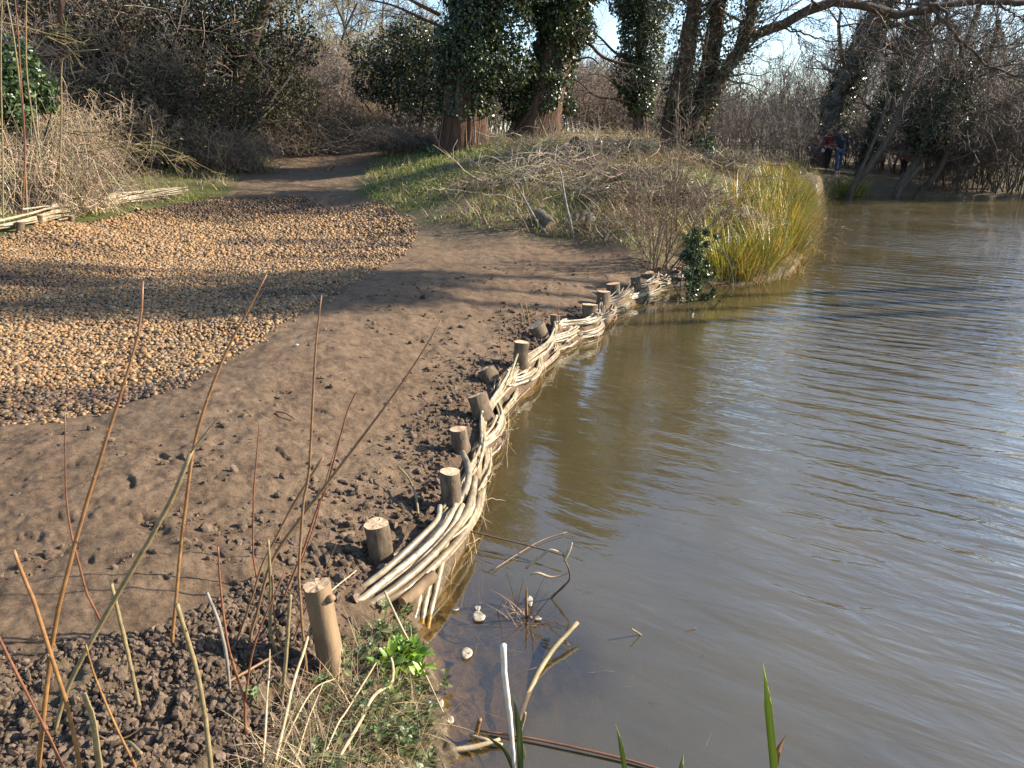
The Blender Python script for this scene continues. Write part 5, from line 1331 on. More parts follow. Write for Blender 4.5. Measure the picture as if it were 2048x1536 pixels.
c = np.concatenate([vcol(gre.sum(), V1[2], (.20, .205, .034), rng, .5, (.37, .28, .06), .4), vcol(d.sum(), V2[2], (.36, .235, .115), rng, .45, (.20, .10, .045), .35), vcol(n3, V3[2], (.24, .19, .06), rng, .5, (.20, .13, .06), .5)])
tf = rng.uniform(.50, 1.25, nt_); tf2 = rng.uniform(.75, 1.35, nt_)     # each tussock has its own tone
ng = gre.sum() * V1[2]; c[:ng] *= np.repeat(tf[ti[gre]], V1[2])[:, None]; c[:ng, 0] *= np.repeat(tf2[ti[gre]], V1[2])
tag(link("sedge", mesh_np("sedge", V, F, M_GRASS, False, c)), "yellow green sedge and dead reed leaves fringing the water's edge", "sedge", kind="stuff")
q1 = [G(x, y) for x, y in [(1560, 345), (1632, 342), (1650, 388), (1630, 412), (1590, 430), (1560, 400)]]; pw = [tuple(q[:2]) for q in q1]; pa = np.array(pw)
X = rng.uniform(pa[:, 0].min() - .3, pa[:, 0].max() + 1.2, 16000); Y = rng.uniform(pa[:, 1].min() - 1, pa[:, 1].max() + 1.5, 16000); sv = sdist(X, Y)
k = (sv < .12) & (sv > -2.2) & (X / Y > .355) & (Y < 29); X, Y = X[k][:5200], Y[k][:5200]; n = len(X)
V, F, m = blades(np.stack([X, Y, np.maximum(ground_h(X, Y) - .02, -.05)], -1), rng.uniform(0, 6.28, n), rng.uniform(.12, .46, n), rng.uniform(.012, .022, n), rng.uniform(.1, 1.1, n), rng.uniform(.2, 1.4, n), 4)
tag(link("low_sedge", mesh_np("low_sedge", V, F, M_GRASS, False, vcol(n, m, (.20, .20, .04), rng, .5, (.34, .23, .11), .5))), "short mixed green and dead sedge on the bank below the walkers", "sedge", kind="stuff")
c0 = at(1698, 384, 28.2); n = 420; ra = rng.uniform(0, 6.28, n); rd = rng.random(n) * .55
bb = np.stack([c0[0] + np.cos(ra) * rd, c0[1] + np.sin(ra) * rd, np.full(n, .04)], -1)
V, F, m = blades(bb, ra, rng.uniform(.35, .8, n), rng.uniform(.014, .024, n), rd * .6 + .1 * np.abs(rng.normal(size=n)), rng.uniform(.1, .9, n), 4)
tag(link("sedge_tussock", mesh_np("sedge_tussock", V - c0, F, M_GRASS, False, vcol(n, m, (.22, .24, .035), rng, .45, (.36, .27, .06), .3)), None, tuple(c0)), "separate yellow green sedge tussock at the water's edge below the walkers", "sedge tussock")
# low weeds in the grass: little leaf clumps (stuff)
X, Y = gfilter(*samp(MOUND, 5200)); k = fbm(X * 1.2, Y * 1.2, 171) > .52; X, Y = X[k], Y[k]; n = len(X)
V, F, m = leaves(np.stack([X, Y, ground_h(X, Y) + rng.uniform(.02, .14, n)], -1), rng.normal(size=(n, 3)) * .6 + (0, 0, 1), rng.uniform(.03, .085, n), rng)
tag(link("weeds", mesh_np("weeds", V, F, M_DULL, False, vcol(n, m, (.06, .085, .022), rng, .45, (.14, .17, .04), .3))), "low leafy green weeds over the mound", "weeds", kind="stuff")

# ------------------------------------------------------------------ brush pile and stump on the mound
rg = np.random.default_rng(91)
br = []
for k in range(250):
    px = rg.normal() * 80 + 1120; py = rg.normal() * 32 + 352
    q = G(min(max(px, 960), 1290), min(max(py, 296), 420), rg.uniform(.02, .28))
    a = rg.uniform(0, 6.28)
    grow(rg, q, norm(np.array((math.cos(a), math.sin(a) * .6, rg.uniform(-.1, .55)))), rg.uniform(.4, 1.3), rg.uniform(.004, .012), 1, br, .8, -.06, (3,), 7, .22)
B = G(1105, 350)
T = thing("brush_pile", "heap of bleached dead twigs on the mound in front of the ivy trunks", "brush pile", B)
add_np("branches", twig_mesh("branches", br, (.30, .235, .165), rg, .5, rmin=.003), M_TWIG, T)
log("broken_stump", "mossy broken stump leaning right behind the brush pile", A(1150, 285, 16.5), G(1203, 335), .13, M_BARK_RED, 15, "stump")
# bare shrubs and thin stems among the reeds
for lab, pxs, sd in (("thin bare stemmed shrub rising between the last stakes and the sedge", [(1310, 545, 1400, 300), (1300, 540, 1290, 400), (1330, 540, 1345, 380), (1320, 545, 1420, 390), (1290, 545, 1345, 360), (1345, 545, 1440, 430), (1300, 530, 1265, 395), (1335, 550, 1380, 420)], 1),
                     ("tall bare sapling with a broken brown top in front of the many stemmed tree", [(1352, 470, 1358, 222), (1352, 470, 1372, 300), (1345, 460, 1330, 320)], 2),
                     ("slender bare sapling standing at the left edge of the sedge", [(1298, 440, 1292, 300), (1300, 440, 1316, 330)], 3)):
    rg = np.random.default_rng(930 + sd)
    b = G(*pxs[0][:2]); T = thing("bare_shrub", lab, "shrub", b, "bare shrubs at the reed bank"); br = []
    for (x0, y0, x1, y1) in pxs:
        for rep in range(3 if sd == 1 else 1):
            q = G(x0 + rg.normal() * 8 * (rep > 0), y0); e = at(x1 + rg.normal() * 26 * (rep > 0), y1 + rg.normal() * 30 * (rep > 0), q[1] + rg.normal() * .2)
            m_ = (q + e) / 2 + rg.normal(size=3) * .08
            p = smooth_line(np.array([q, m_, e]), 8); br.append((p, np.linspace(.009 if sd == 1 else .018, .003, 8)))
            for j in range(5): grow(rg, p[int(rg.integers(2, 8))], norm(p[-1] - p[0] + rg.normal(size=3) * .5), .45, .004, 1, br, .7, .05, (4,), 8, .12)
    add_np("stems", twig_mesh("stems", br, (.19, .13, .08), rg, .35, rmin=.0028), M_TWIG, T)
rc = np.random.default_rng(5)
bush("dark green ivy clump hanging over the water beside the last stake", [(A(1400 + rc.normal() * 17 + (530 - y) * .10, y, 9.6 + rc.normal() * .08), rc.uniform(.04, .10)) for y in np.linspace(462, 598, 40)], 3000, .042, 12, (.035, .055, .018), (.12, .15, .04), .25, 8, "ivy_clump", hollow=.0)
bush("small glossy ivy bush at the foot of the many stemmed tree", [(A(1405, 285, 17), .28), (A(1412, 305, 17), .26), (A(1398, 310, 17), .22)], 1200, .08, 13, (.04, .06, .02), (.12, .15, .05), .3, 3, "ivy_clump")
bush("low patch of glossy green leaves at the path's edge before the broad ivy trunk", [(G(850, 306, .08), .30), (G(825, 303, .08), .25), (G(870, 312, .06), .2)], 900, .09, 14, (.05, .09, .025), (.12, .18, .05), .3, 2, "leafy_clump", group="low leafy clumps")
# floating twigs at the reed edge
for lab, px, r in (("whitish branch floating out from the sedge, the longer one", [(1560, 470), (1640, 452), (1705, 460)], .012), ("whitish branch floating out from the sedge, the shorter one behind", [(1590, 430), (1640, 434), (1683, 440)], .009)):
    p = np.array([P(x, y, .02) for x, y in px]); q = smooth_line(p, 12)
    parts = [tubes(q - q[0], np.linspace(r, r * .4, 12), 6)]
    for j in range(8):
        i = rg.integers(4, 11); parts.append(tubes(np.array([q[i] - q[0], q[i] - q[0] + rg.normal(size=3) * (.12, .15, .04)]), np.array([r * .4, r * .2]), 4))
    V, F = merge(parts); tag(link("floating_branch", mesh_np("floating_branch", V, F, M_STALK), None, tuple(q[0])), lab, "branch", "branches floating at the sedge")

# ------------------------------------------------------------------ leafy plants on the near bank
def leafstrip(base, az, length, width, lean, curl, K=5, fold=.18, rg=rng):
    n = len(base)
    d = np.stack([np.cos(az), np.sin(az), np.zeros(n)], -1); sd = np.stack([-np.sin(az), np.cos(az), np.zeros(n)], -1)
    up = np.array([0, 0, 1.])
    V = np.empty((n, K + 1, 3, 3)); p = base.copy()
    for k in range(K + 1):
        u = k / K; an = lean + curl * u
        w = width * (math.sin(math.pi * min(1, u * .92 + .08)) ** .8) * (1.0 if k % 2 == 0 else .86)
        nn = d * -np.cos(an)[:, None] + up * np.sin(an)[:, None]
        V[:, k, 0] = p - sd * (w * .5)[:, None] + nn * (w * fold)[:, None]; V[:, k, 1] = p; V[:, k, 2] = p + sd * (w * .5)[:, None] + nn * (w * fold)[:, None]
        p = p + (d * np.sin(an)[:, None] + up * np.cos(an)[:, None]) * (length / K)[:, None]
    idx = np.arange(n * (K + 1) * 3).reshape(n, K + 1, 3)
    q = np.concatenate([np.stack([idx[:, :-1, j], idx[:, :-1, j + 1], idx[:, 1:, j + 1], idx[:, 1:, j]], -1).reshape(-1, 4) for j in (0, 1)])
    return V.reshape(-1, 3), [q], (K + 1) * 3
def plant(name, label, px, py, n_st, ht, ll, lw, seed, base, light, cat="plant", group=None, spread=.06, pairs=5, lean=1.0):
    rg = np.random.default_rng(1000 + seed)
    B = G(px, py); T = thing(name, label, cat, B, group)
    br, bs, az, L = [], [], [], []
    for s in range(n_st):
        o = np.array((rg.normal() * spread, rg.normal() * spread, 0)); o[2] = float(ground_h(np.array([B[0] + o[0]]), np.array([B[1] + o[1]]), False)[0]) - B[2]
        o[2] = max(o[2], -.06)
        h = ht * rg.uniform(.5, 1.15); e = o + np.array((rg.normal() * h * .3, rg.normal() * h * .3, h))
        p = smooth_line(np.array([o, (o + e) / 2 + rg.normal(size=3) * .012, e]), 6); br.append((p, np.linspace(.003, .0018, 6)))
        a0 = rg.uniform(0, 6.28)
        for k in range(pairs):
            u = .25 + .75 * (k + .5) / pairs; i = min(int(u * 5), 4); q = p[i] + (p[i + 1] - p[i]) * (u * 5 - i)
            for w in (0, math.pi):
                bs.append(q); az.append(a0 + k * math.pi / 2 + w + rg.normal() * .2); L.append(ll * (1.15 - .75 * u) * rg.uniform(.75, 1.2))
    V, F, c = twig_mesh("stems", br, (.10, .11, .04), rg, .3, rmin=.0015); link("stems", mesh_np("stems", V, F, M_TWIG, True, c), T)
    bs, az, L = np.array(bs), np.array(az), np.array(L); n = len(bs)
    V, F, m = leafstrip(bs, az, L, L * lw, lean + rg.normal(size=n) * .25, rg.uniform(.2, .9, n), 6, rg=rg)
    link("leaves", mesh_np("leaves", V, F, M_GRASS if light[1] > .2 else M_LEAF, True, vcol(n, m, base, rg, .3, light, .35)), T)
plant("green_plant", "bright fresh green leafy plant at the water's edge near the leaning post", 806, 1352, 11, .15, .12, .36, 1, (.13, .24, .025), (.25, .36, .05), spread=.05, pairs=4, lean=.6)
plant("green_plant", "bright green sprout low on the bank below the sunlit green plant", 812, 1455, 4, .10, .10, .34, 2, (.13, .24, .025), (.25, .36, .05), spread=.03, pairs=3, lean=.6)
NG = "nettles on the near bank"
for k, (px, py, ns, ht, lab) in enumerate([(738, 1345, 6, .15, "dull nettle clump right beside the leaning post"), (775, 1300, 7, .10, "greyish nettle clump between the rods and the sunlit green plant"), (700, 1420, 5, .12, "nettle clump in front of the leaning post's foot"), (770, 1420, 7, .12, "nettle clump in the dark hollow behind the crooked stalk"),
                                        (835, 1400, 6, .12, "nettle clump below the sunlit plant at the water's edge"), (790, 1500, 7, .12, "nettle clump at the bottom edge beside the water"), (720, 1510, 6, .10, "nettle clump at the bottom edge under the crooked stalk"), (640, 1500, 5, .07, "small weeds at the bottom edge under the straw stalks"), (830, 1535, 7, .10, "nettle clump in the bottom corner where bank meets water"),
                                        (850, 1455, 6, .09, "nettle clump hanging over the water by the pale curled leaf"), (745, 1465, 6, .11, "nettle clump between the bent stalk and the thick crooked stalk"), (690, 1355, 4, .09, "small nettle clump tucked against the leaning post's right side"), (812, 1270, 6, .08, "grey nettle clump under the rods that dip into the water")]):
    plant("nettle", lab, px, py, ns, ht * .9, .048, .60, 10 + k, (.075, .10, .036), (.20, .22, .09), "nettle", NG, .05, 5, 1.0)
plant("weed_sprout", "tiny round green seedling in the soil beside the red forked shoot", 508, 1408, 3, .03, .03, .8, 30, (.12, .18, .06), (.2, .25, .1), "seedling", None, .01, 2)

# ------------------------------------------------------------------ things standing and floating in the near water
def wstick(name, label, pts, w, mat, cat="stick", group="sticks in the near water", seed=0, K=18, extra=()):
    q0 = np.array(pts[0]); return stem_world(name, label, np.array(pts), [pxr(v, q0) for v in w], mat, cat, group, K, 8, 0, seed, extra)
def W3(px, Y): return [at(x, y, Y) for x, y in px]
b0 = P(1045, 1440, 0)
wstick("sunken_branch", "long brown branch half under water, its tip breaking out to the right", [P(1015, 1505, -.06), P(1042, 1430, -.03), P(1066, 1365, .0), P(1103, 1303, .03), P(1155, 1245, .07)], [15, 16, 17, 15, 13], M_SHOOT_G, "branch", seed=1)
Y0 = P(1030, 1545, 0)[1]
wstick("broken_reed", "broken reed stem with a white sunlit side standing in the near water", [P(1030, 1560, -.05)] + W3([(1025, 1495), (1018, 1420), (1010, 1355), (1007, 1290)], Y0), [9, 11, 13, 14, 15], plain("bleached_reed", (.62, .55, .46), .35, 20, .25), "reed", seed=2)
def blade_thing(name, label, px, Y, w, col, seed, mat=None):
    """one broad leaf blade along a picture polyline in the plane y=Y: a folded strip with thickness"""
    rg = np.random.default_rng(seed)
    q = smooth_line(np.array([at(x, y, Y + .02 * i) for i, (x, y) in enumerate(px)]), 14); b = q[0].copy(); q = q - b
    r = pxr(w, q[0] + b); u = np.linspace(0, 1, 14); hw = r * np.clip(np.minimum(1.0, (1 - u) * 3.2), .06, 1) * (.8 + .2 * np.sin(u * 3))
    t = norm(np.gradient(q, axis=0)); sd = norm(np.cross(t, np.array((0.25, 1, 0.1)))); nn = np.cross(sd, t)
    th = .0009
    V = np.stack([q - sd * hw[:, None] - nn * (hw * .35)[:, None], q + nn * th, q + sd * hw[:, None] - nn * (hw * .35)[:, None], q - nn * th * 2], 1)
    idx = np.arange(14 * 4).reshape(14, 4); j = np.roll(idx, -1, 1)
    F = [np.stack([idx[:-1], j[:-1], j[1:], idx[1:]], -1).reshape(-1, 4)]
    c = np.repeat(np.array(col)[None] * (1 - .5 * u[:, None] * rg.uniform(0, 1)), 4, 0)
    return tag(link(name, mesh_np(name, V.reshape(-1, 3), F, mat or M_GRASS, True, np.clip(c, .01, .8)), None, tuple(b)), label, "leaf", "reed leaves in the near water")
blade_thing("reed_leaf", "pointed green reed leaf growing up beside the white broken reed stem", [(1042, 1560), (1040, 1480), (1036, 1440), (1026, 1388)], Y0, 17, (.10, .15, .03), 1)
blade_thing("reed_leaf", "narrow green reed leaf arching left to the white broken reed stem", [(1032, 1550), (1010, 1500), (985, 1480), (965, 1466)], Y0, 12, (.13, .17, .04), 2)
Y1 = P(1545, 1600, 0)[1]
blade_thing("reed_leaf", "large bright yellow green reed leaf standing alone in the water at the bottom", [(1550, 1600), (1547, 1530), (1540, 1450), (1533, 1380), (1526, 1326)], Y1, 19, (.30, .36, .03), 3)
blade_thing("reed_leaf", "brown dead leaf leaning right beside the large yellow green reed leaf", [(1545, 1580), (1548, 1540), (1556, 1500), (1572, 1470)], Y1, 16, (.30, .14, .05), 4, M_STRAW)
Y2 = P(1245, 1600, 0)[1]
blade_thing("reed_leaf", "slim yellow green reed leaf at the bottom edge above the thin red stem", [(1256, 1600), (1250, 1540), (1242, 1490), (1231, 1448)], Y2, 13, (.27, .33, .04), 5)
blade_thing("reed_leaf", "short green reed leaf tip at the bottom edge between its two taller neighbours", [(1358, 1590), (1362, 1540), (1367, 1506)], Y2, 12, (.22, .28, .05), 6)
wstick("floating_twig", "thin reddish stem floating across the bottom of the water", [P(960, 1462, .008), P(1045, 1474, .012), P(1144, 1494, .012), P(1247, 1518, .01), P(1340, 1545, .008)], [5, 6, 6, 6, 6], M_SHOOT_R, "stem", seed=3)
Y3 = P(1103, 1200, 0)[1]
wstick("water_twig", "crooked dark twig with pale dead leaves rising out of the near water", [P(1098, 1215, -.05), P(1103, 1197, 0)] + W3([(1125, 1175), (1139, 1159), (1138, 1140), (1130, 1120), (1126, 1108)], Y3), [6, 6, 6, 5, 4, 3], M_STAKE, "twig", seed=4,
       extra=[(np.array(W3([(1126, 1112), (1115, 1103), (1100, 1100), (1088, 1108), (1052, 1136)], Y3)), [pxr(v, P(1103, 1200, 0)) for v in (4, 6, 7, 9, 7)], M_STALK), (np.array(W3([(1136, 1146), (1120, 1152), (1100, 1154), (1075, 1146), (1060, 1150)], Y3)), [pxr(v, P(1103, 1200, 0)) for v in (3, 4, 6, 7, 4)], M_STALK),
              (np.array(W3([(1128, 1122), (1134, 1108), (1140, 1096), (1144, 1086)], Y3)), [pxr(v, P(1103, 1200, 0)) for v in (5, 10, 9, 4)], M_STALK)])
wstick("water_twig", "long thin straight twig reaching from the near rods to the crooked twig", [P(930, 1060, .07), P(1008, 1079, .06), P(1060, 1092, .05), P(1124, 1110, .05)], [4, 4, 4, 3], M_STAKE, "twig", seed=5)
wstick("water_twig", "fine brown stem lying on the water above the long straight twig", [P(985, 1140, .01), P(1040, 1105, .012), P(1085, 1080, .012), P(1134, 1064, .012)], [3, 4, 3, 2], M_SHOOT_B, "twig", seed=6)
wstick("water_twig", "pale twig tip slanting in the open water to the right of the sunken branch", [P(1300, 1290, -.05), P(1282, 1270, .0), P(1262, 1257, .05)], [4, 4, 4], M_SHOOT_G, "twig", seed=7)
wstick("water_twig", "faint dark twig lying just under the open water", [P(1300, 1292, -.03), P(1340, 1275, -.01), P(1392, 1256, .004)], [4, 4, 3], M_STAKE, "twig", seed=8)
wstick("broken_reed", "short orange reed stub at the bottom edge left of the white broken reed stem", [P(951, 1475, -.04)] + W3([(953, 1465), (960, 1438)], P(953, 1472, 0)[1]), [11, 12, 11], M_SHOOT_O, "reed", seed=9)
wstick("broken_reed", "pale reed stub right of the white broken reed stem", [P(1041, 1472, -.04)] + W3([(1041, 1460), (1048, 1436), (1050, 1425)], P(1041, 1470, 0)[1]), [9, 10, 10, 8], M_SHOOT_G, "reed", seed=10)
wstick("floating_reed", "bleached broken reed piece floating in the bottom corner", [P(848, 1502, .01), P(900, 1500, .015), P(950, 1494, .015), P(1000, 1478, .02)], [8, 13, 14, 8], M_STALK, "reed", seed=11)
wstick("floating_reed", "short dark bleached reed piece floating by the white broken reed stem", [P(940, 1470, .01), P(975, 1482, .015), P(1005, 1490, .01)], [8, 12, 8], M_STALK, "reed", seed=12)
M_PALE = plain("bleached_leaf", (.38, .33, .24), .4, 80, .5)
for k, (px, py, w, h, lab) in enumerate([(957, 1233, 27, 20, "largest pale round leaf floating near the dead reed clump"), (955, 1216, 13, 12, "small pale leaf floating just behind the largest pale round leaf"), (911, 1218, 17, 8, "pale narrow leaf floating nearest to the rods"), (933, 1307, 26, 19, "pale leaf with a dark middle floating over the muddy shelf"),
                                         (878, 1411, 18, 20, "pale curled leaf at the bank below the long thin stalk"), (899, 1440, 17, 14, "pale leaf at the tip of the long thin stalk"), (862, 1512, 38, 30, "broad pale leaf floating in the bottom corner beside the bank"), (1075, 1237, 16, 7, "small pale leaf floating right of the dead reed clump"), (1060, 1202, 12, 20, "pale folded leaf caught in the dead reed clump")]):
    c = P(px, py, .008); sx = w * .5 * depth_of(c) / FPX; sy = sx * (h / w) / .62
    rg = np.random.default_rng(60 + k); S = 18; a = np.arange(S) / S * 6.283
    rr = 1 + .10 * np.cos(a * 2 + rg.uniform(0, 6)) + .08 * np.cos(a * 3 + rg.uniform(0, 6)) + .03 * rg.normal(size=S)
    rings = [np.stack([np.cos(a) * sx * rr * f, np.sin(a) * sy * rr * f, np.full(S, z) + .0012 * np.cos(a * 2 + k)], -1) for f, z in ((1, .0005), (1.0, .002), (.6, .0022), (.15, .0012))]
    V = np.concatenate(rings); idx = np.arange(4 * S).reshape(4, S)
    F = [np.stack([idx[:-1], np.roll(idx, -1, 1)[:-1], np.roll(idx, -1, 1)[1:], idx[1:]], -1).reshape(-1, 4), idx[3][None], idx[0, ::-1][None]]
    tag(link("floating_leaf", mesh_np("floating_leaf", V, F, M_PALE), None, tuple(c)), lab, "leaf", "pale leaves floating in the near water")
# the clump of dead reed leaves in the shallow
rg = np.random.default_rng(66); n = 46
cb = P(1050, 1245, -.02); T = thing("dead_reed_clump", "clump of brown dead reed leaves poking out of the shallow water", "reeds", cb)
V, F, m = blades(rg.normal(size=(n, 3)) * (.05, .05, .01), rg.uniform(0, 6.28, n), rg.uniform(.08, .24, n), rg.uniform(.003, .008, n), rg.uniform(.3, 1.4, n), rg.uniform(.1, .9, n), 4, rg)
link("reed_leaves", mesh_np("reed_leaves", V, F, M_STRAW, False, vcol(n, m, (.15, .085, .04), rg, .5, (.30, .2, .1), .3)), T)
wstick("broken_reed", "upright orange brown reed blade in the middle of the dead reed clump", [P(1053, 1240, -.03)] + W3([(1053, 1225), (1053, 1200), (1053, 1176)], P(1053, 1238, 0)[1]), [7, 8, 7, 3], M_SHOOT_O, "reed", seed=13)
# brown weed and rootlets under water over the mud shelf (stuff)
n = 520; X = rg.uniform(-.25, .75, n); Y = rg.uniform(1.7, 2.9, n); k = sdist(X, Y) > .03; X, Y = X[k], Y[k]; n = len(X)
V, F, m = blades(np.stack([X, Y, np.full(n, -.05) + rg.normal(size=n) * .015], -1), rg.uniform(0, 6.28, n), rg.uniform(.04, .16, n), rg.uniform(.002, .004, n), rg.uniform(1.2, 1.6, n), rg.uniform(-.3, .3, n), 4, rg)
tag(link("water_weed", mesh_np("water_weed", V, F, M_STRAW, False, vcol(n, m, (.12, .07, .03), rg, .5, (.22, .14, .07), .25))), "brown rootlets and dead weed under the shallow water", "water weed", kind="stuff")
# a chip of white litter on the soil
q = G(594, 695, .012); V, F, m = blobs(np.zeros((1, 3)), np.array([[.016, .010, .006]]), 2, rng, .9, .2)
tag(link("litter_scrap", mesh_np("litter_scrap", V, F, plain("white_scrap", (.75, .76, .85), .4)), None, tuple(q)), "tiny white scrap lying on the bare soil near the pebbles", "scrap")
for lab, a, b, w in (("short brown twig lying on the bare soil below the white scrap", (553, 827), (590, 842), 5), ("dark root sticking up on the dirt path", (655, 342), (668, 330), 9)):
    p = np.array([G(*a, .01), G((a[0] + b[0]) / 2, (a[1] + b[1]) / 2, .03), G(*b, .02)])
    stem_world("twig", lab, p, [pxr(w, p[0])] * 3, M_SHOOT_B, "twig", None, 10, 6)

# ------------------------------------------------------------------ people on the far path
def skin(name, verts, edges, rads, mat, parent, sub=2):
    me = bpy.data.meshes.new(name); me.from_pydata([tuple(v) for v in verts], edges, [])
    me.materials.append(mat)
    o = link(name, me, parent)
    md = o.modifiers.new("skin", 'SKIN')
    for v, r in zip(me.skin_vertices[0].data, rads):
        v.radius = (r[0], r[1]) if isinstance(r, tuple) else (r, r)
    me.skin_vertices[0].data[0].use_root = True
    md.use_smooth_shade = True
    s = o.modifiers.new("sub", 'SUBSURF'); s.levels = sub; s.render_levels = sub
    return o
SKIN = plain("skin", (.42, .24, .17), .55, 8, .1)
def person(label, base, h, yaw, top, trousers, hair, stride=.12, arms=None, long_hair=False, shoe=(.05, .04, .04), extra=None, collar=None):
    T = thing("person", label, "person", base); T.rotation_euler = (0, 0, yaw); k = h / 1.75
    def v(*a): return tuple(q * k for q in a)     # figure faces -y
    arms = arms or [((-.25, -.02, 1.16), (-.22, -.16, .95)), ((.25, .0, 1.14), (.24, -.08, .90))]
    pel, wai, che, nek, hed, crn = v(0, 0, .93), v(0, .01, 1.10), v(0, 0, 1.34), v(0, .0, 1.49), v(0, -.02, 1.60), v(0, -.01, 1.69)
    hips = [v(-.09, 0, .86), v(.09, 0, .86)]; kn = [v(-.10, -.05 - stride * .4, .48), v(.10, -.02 + stride * .3, .48)]; an = [v(-.10, -stride, .09), v(.10, stride, .10)]; to = [v(-.11, -stride - .14, .035), v(.11, stride - .13, .04)]
    sh = [v(-.17, 0, 1.42), v(.17, 0, 1.42)]; el = [v(*arms[0][0]), v(*arms[1][0])]; wr = [v(*arms[0][1]), v(*arms[1][1])]
    V = [pel, wai, che, nek, hed, crn] + hips + kn + an + to + sh + el + wr
    E = [(0, 1), (1, 2), (2, 3), (3, 4), (4, 5), (0, 6), (0, 7), (6, 8), (7, 9), (8, 10), (9, 11), (10, 12), (11, 13), (2, 14), (2, 15), (14, 16), (15, 17), (16, 18), (17, 19)]
    Rr = [.13, .12, .14, .055, .085, .075, .085, .085, .06, .06, .042, .042, .035, .035, .06, .06, .042, .042, .03, .03]
    for i in (0, 1):                                   # palm, four fingers and a thumb
        w = np.array(wr[i]); d = norm(w - np.array(el[i])); s = np.array((1 if i else -1, 0, 0)) * .5 + np.array((0, -.8, 0)); s = norm(s - d * (s @ d))
        pa = w + d * .05 * k; V.append(tuple(pa)); E.append((18 + i, len(V) - 1)); Rr.append(.030); pi = len(V) - 1
        for f in range(4):
            b1 = pa + d * (.035 + .004 * (f in (1, 2))) * k + s * (f - 1.5) * .019 * k; b2 = b1 + d * (.045 + .008 * (f in (1, 2))) * k - s * .004
            V += [tuple(b1), tuple(b2)]; E += [(pi, len(V) - 2), (len(V) - 2, len(V) - 1)]; Rr += [.0095, .008]
        t1 = pa + s * .035 * k - d * .01; V += [tuple(t1), tuple(t1 + d * .035 * k + s * .008)]; E += [(pi, len(V) - 2), (len(V) - 2, len(V) - 1)]; Rr += [.011, .009]
    nose = (crn[0], hed[1] - .105 * k, hed[2] + .02 * k); V.append(nose); E.append((4, len(V) - 1)); Rr.append(.014)
    skin("body", V, E, [r * k for r in Rr], SKIN, T)
    tm = plain("top_cloth", top, .85, 12, .12); pm = plain("trouser_cloth", trousers, .9, 12, .12); sm_ = plain("shoe", shoe, .6); hm = plain("hair", hair, .5, 40, .3)
    TV = [v(0, 0, .86), wai, che, v(0, 0, 1.47)] + sh + el + [tuple(np.array(w) * .94 + np.array(e) * .06) for w, e in zip(wr, el)]
    skin("top", TV, [(0, 1), (1, 2), (2, 3), (2, 4), (2, 5), (4, 6), (5, 7), (6, 8), (7, 9)], [q * k for q in (.165, .155, .172, .075, .082, .082, .06, .06, .045, .045)], tm, T)
    skin("trousers", [pel] + hips + kn + an, [(0, 1), (0, 2), (1, 3), (2, 4), (3, 5), (4, 6)], [q * k for q in (.145, .10, .10, .078, .078, .06, .06)], pm, T)
    for i in (0, 1): skin("shoe", [(an[i][0], an[i][1] + .03 * k, .045 * k), (to[i][0], to[i][1], .04 * k)], [(0, 1)], [.05 * k, .042 * k], sm_, T)
    for i in (-1, 1):
        Vb, Fb = ico(2); link("eye", mesh_np("eye", Vb * .014 * k + np.array((i * .032 * k, hed[1] - .083 * k, hed[2] + .035 * k)), [Fb], plain("eye", (.04, .03, .03), .2)), T)
        link("ear", mesh_np("ear", Vb * np.array((.014, .022, .032)) * k + np.array((i * .088 * k, hed[1] + .01, hed[2] + .02 * k)), [Fb], SKIN), T)
    HV = [v(0, .0, 1.70), v(0, .05, 1.64), v(0, .07, 1.57)]; HE = [(0, 1), (1, 2)]; HR = [.085, .095, .075]
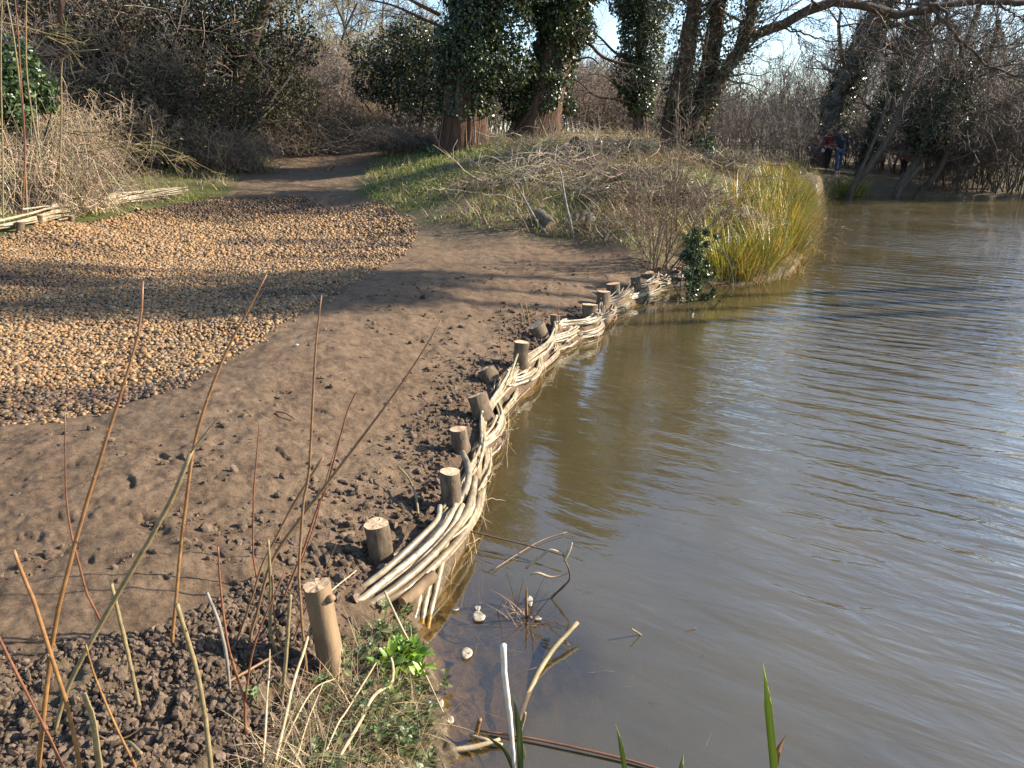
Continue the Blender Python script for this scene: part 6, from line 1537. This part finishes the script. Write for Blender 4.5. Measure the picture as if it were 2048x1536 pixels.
    if long_hair:
        HV += [v(0, .08, 1.45), v(0, .09, 1.34), v(-.085, -.01, 1.60), v(-.10, -.04, 1.46), v(-.09, -.07, 1.36), v(.085, -.01, 1.60), v(.10, -.04, 1.46), v(.09, -.07, 1.36)]
        HE += [(2, 3), (3, 4), (0, 5), (5, 6), (6, 7), (0, 8), (8, 9), (9, 10)]; HR += [.08, .05, .035, .036, .02, .035, .036, .02]
    skin("hair", HV, HE, [r * k for r in HR], hm, T)
    return T
man = at(1673, 348, 30.0); wom = at(1651, 343, 30.1)
for q in (man, wom): q[2] = float(ground_h(q[:1], q[1:2])[0])
T = person("man in a dark navy jumper and blue trousers walking beside a woman", man, 1.80, .1, (.022, .026, .045), (.06, .085, .15), (.06, .035, .02), .12, [((-.26, .02, 1.17), (-.19, -.10, .95)), ((.27, -.02, 1.16), (.25, -.22, 1.0))], shoe=(.3, .28, .25))
skin("beard", [(0, -.115, 1.575), (0, -.085, 1.555)], [(0, 1)], [.045, .05], plain("beard_hair", (.10, .05, .03), .7), T)
T = person("woman with long reddish hair, dark red top and black trousers", wom, 1.66, .25, (.14, .02, .022), (.012, .012, .014), (.32, .12, .05), .15, [((-.25, .02, 1.17), (-.27, -.14, .98)), ((.24, -.02, 1.16), (.16, -.15, 1.02))], True)
skin("red_hem", [(0, 0, .88), (.03, -.01, .80)], [(0, 1)], [.155, .13], plain("red_cloth", (.55, .02, .04), .8), T)
skin("sunglasses", [(-.06, -.10, 1.545), (0, -.115, 1.55), (.06, -.10, 1.545)], [(0, 1), (1, 2)], [.02, .015, .02], plain("dark_lens", (.01, .01, .01), .15), T)
q = wom + np.array((-.30, -.17, .88)); o = skin("hand_bag", [(0, 0, 0), (.02, 0, -.09), (.05, 0, -.16)], [(0, 1), (1, 2)], [(.03, .05), (.055, .075), (.05, .07)], plain("pale_bag", (.55, .5, .45), .6), None)
o.location = tuple(q); tag(o, "small pale bag held by the woman in the dark red top", "bag")
ch = at(1806, 346, 33.5); ch[2] = float(ground_h(ch[:1], ch[1:2])[0])
person("person in a bright red jacket half hidden behind the leaning trunks", ch, 1.25, -.4, (.62, .05, .03), (.03, .03, .04), (.12, .07, .04), .06)
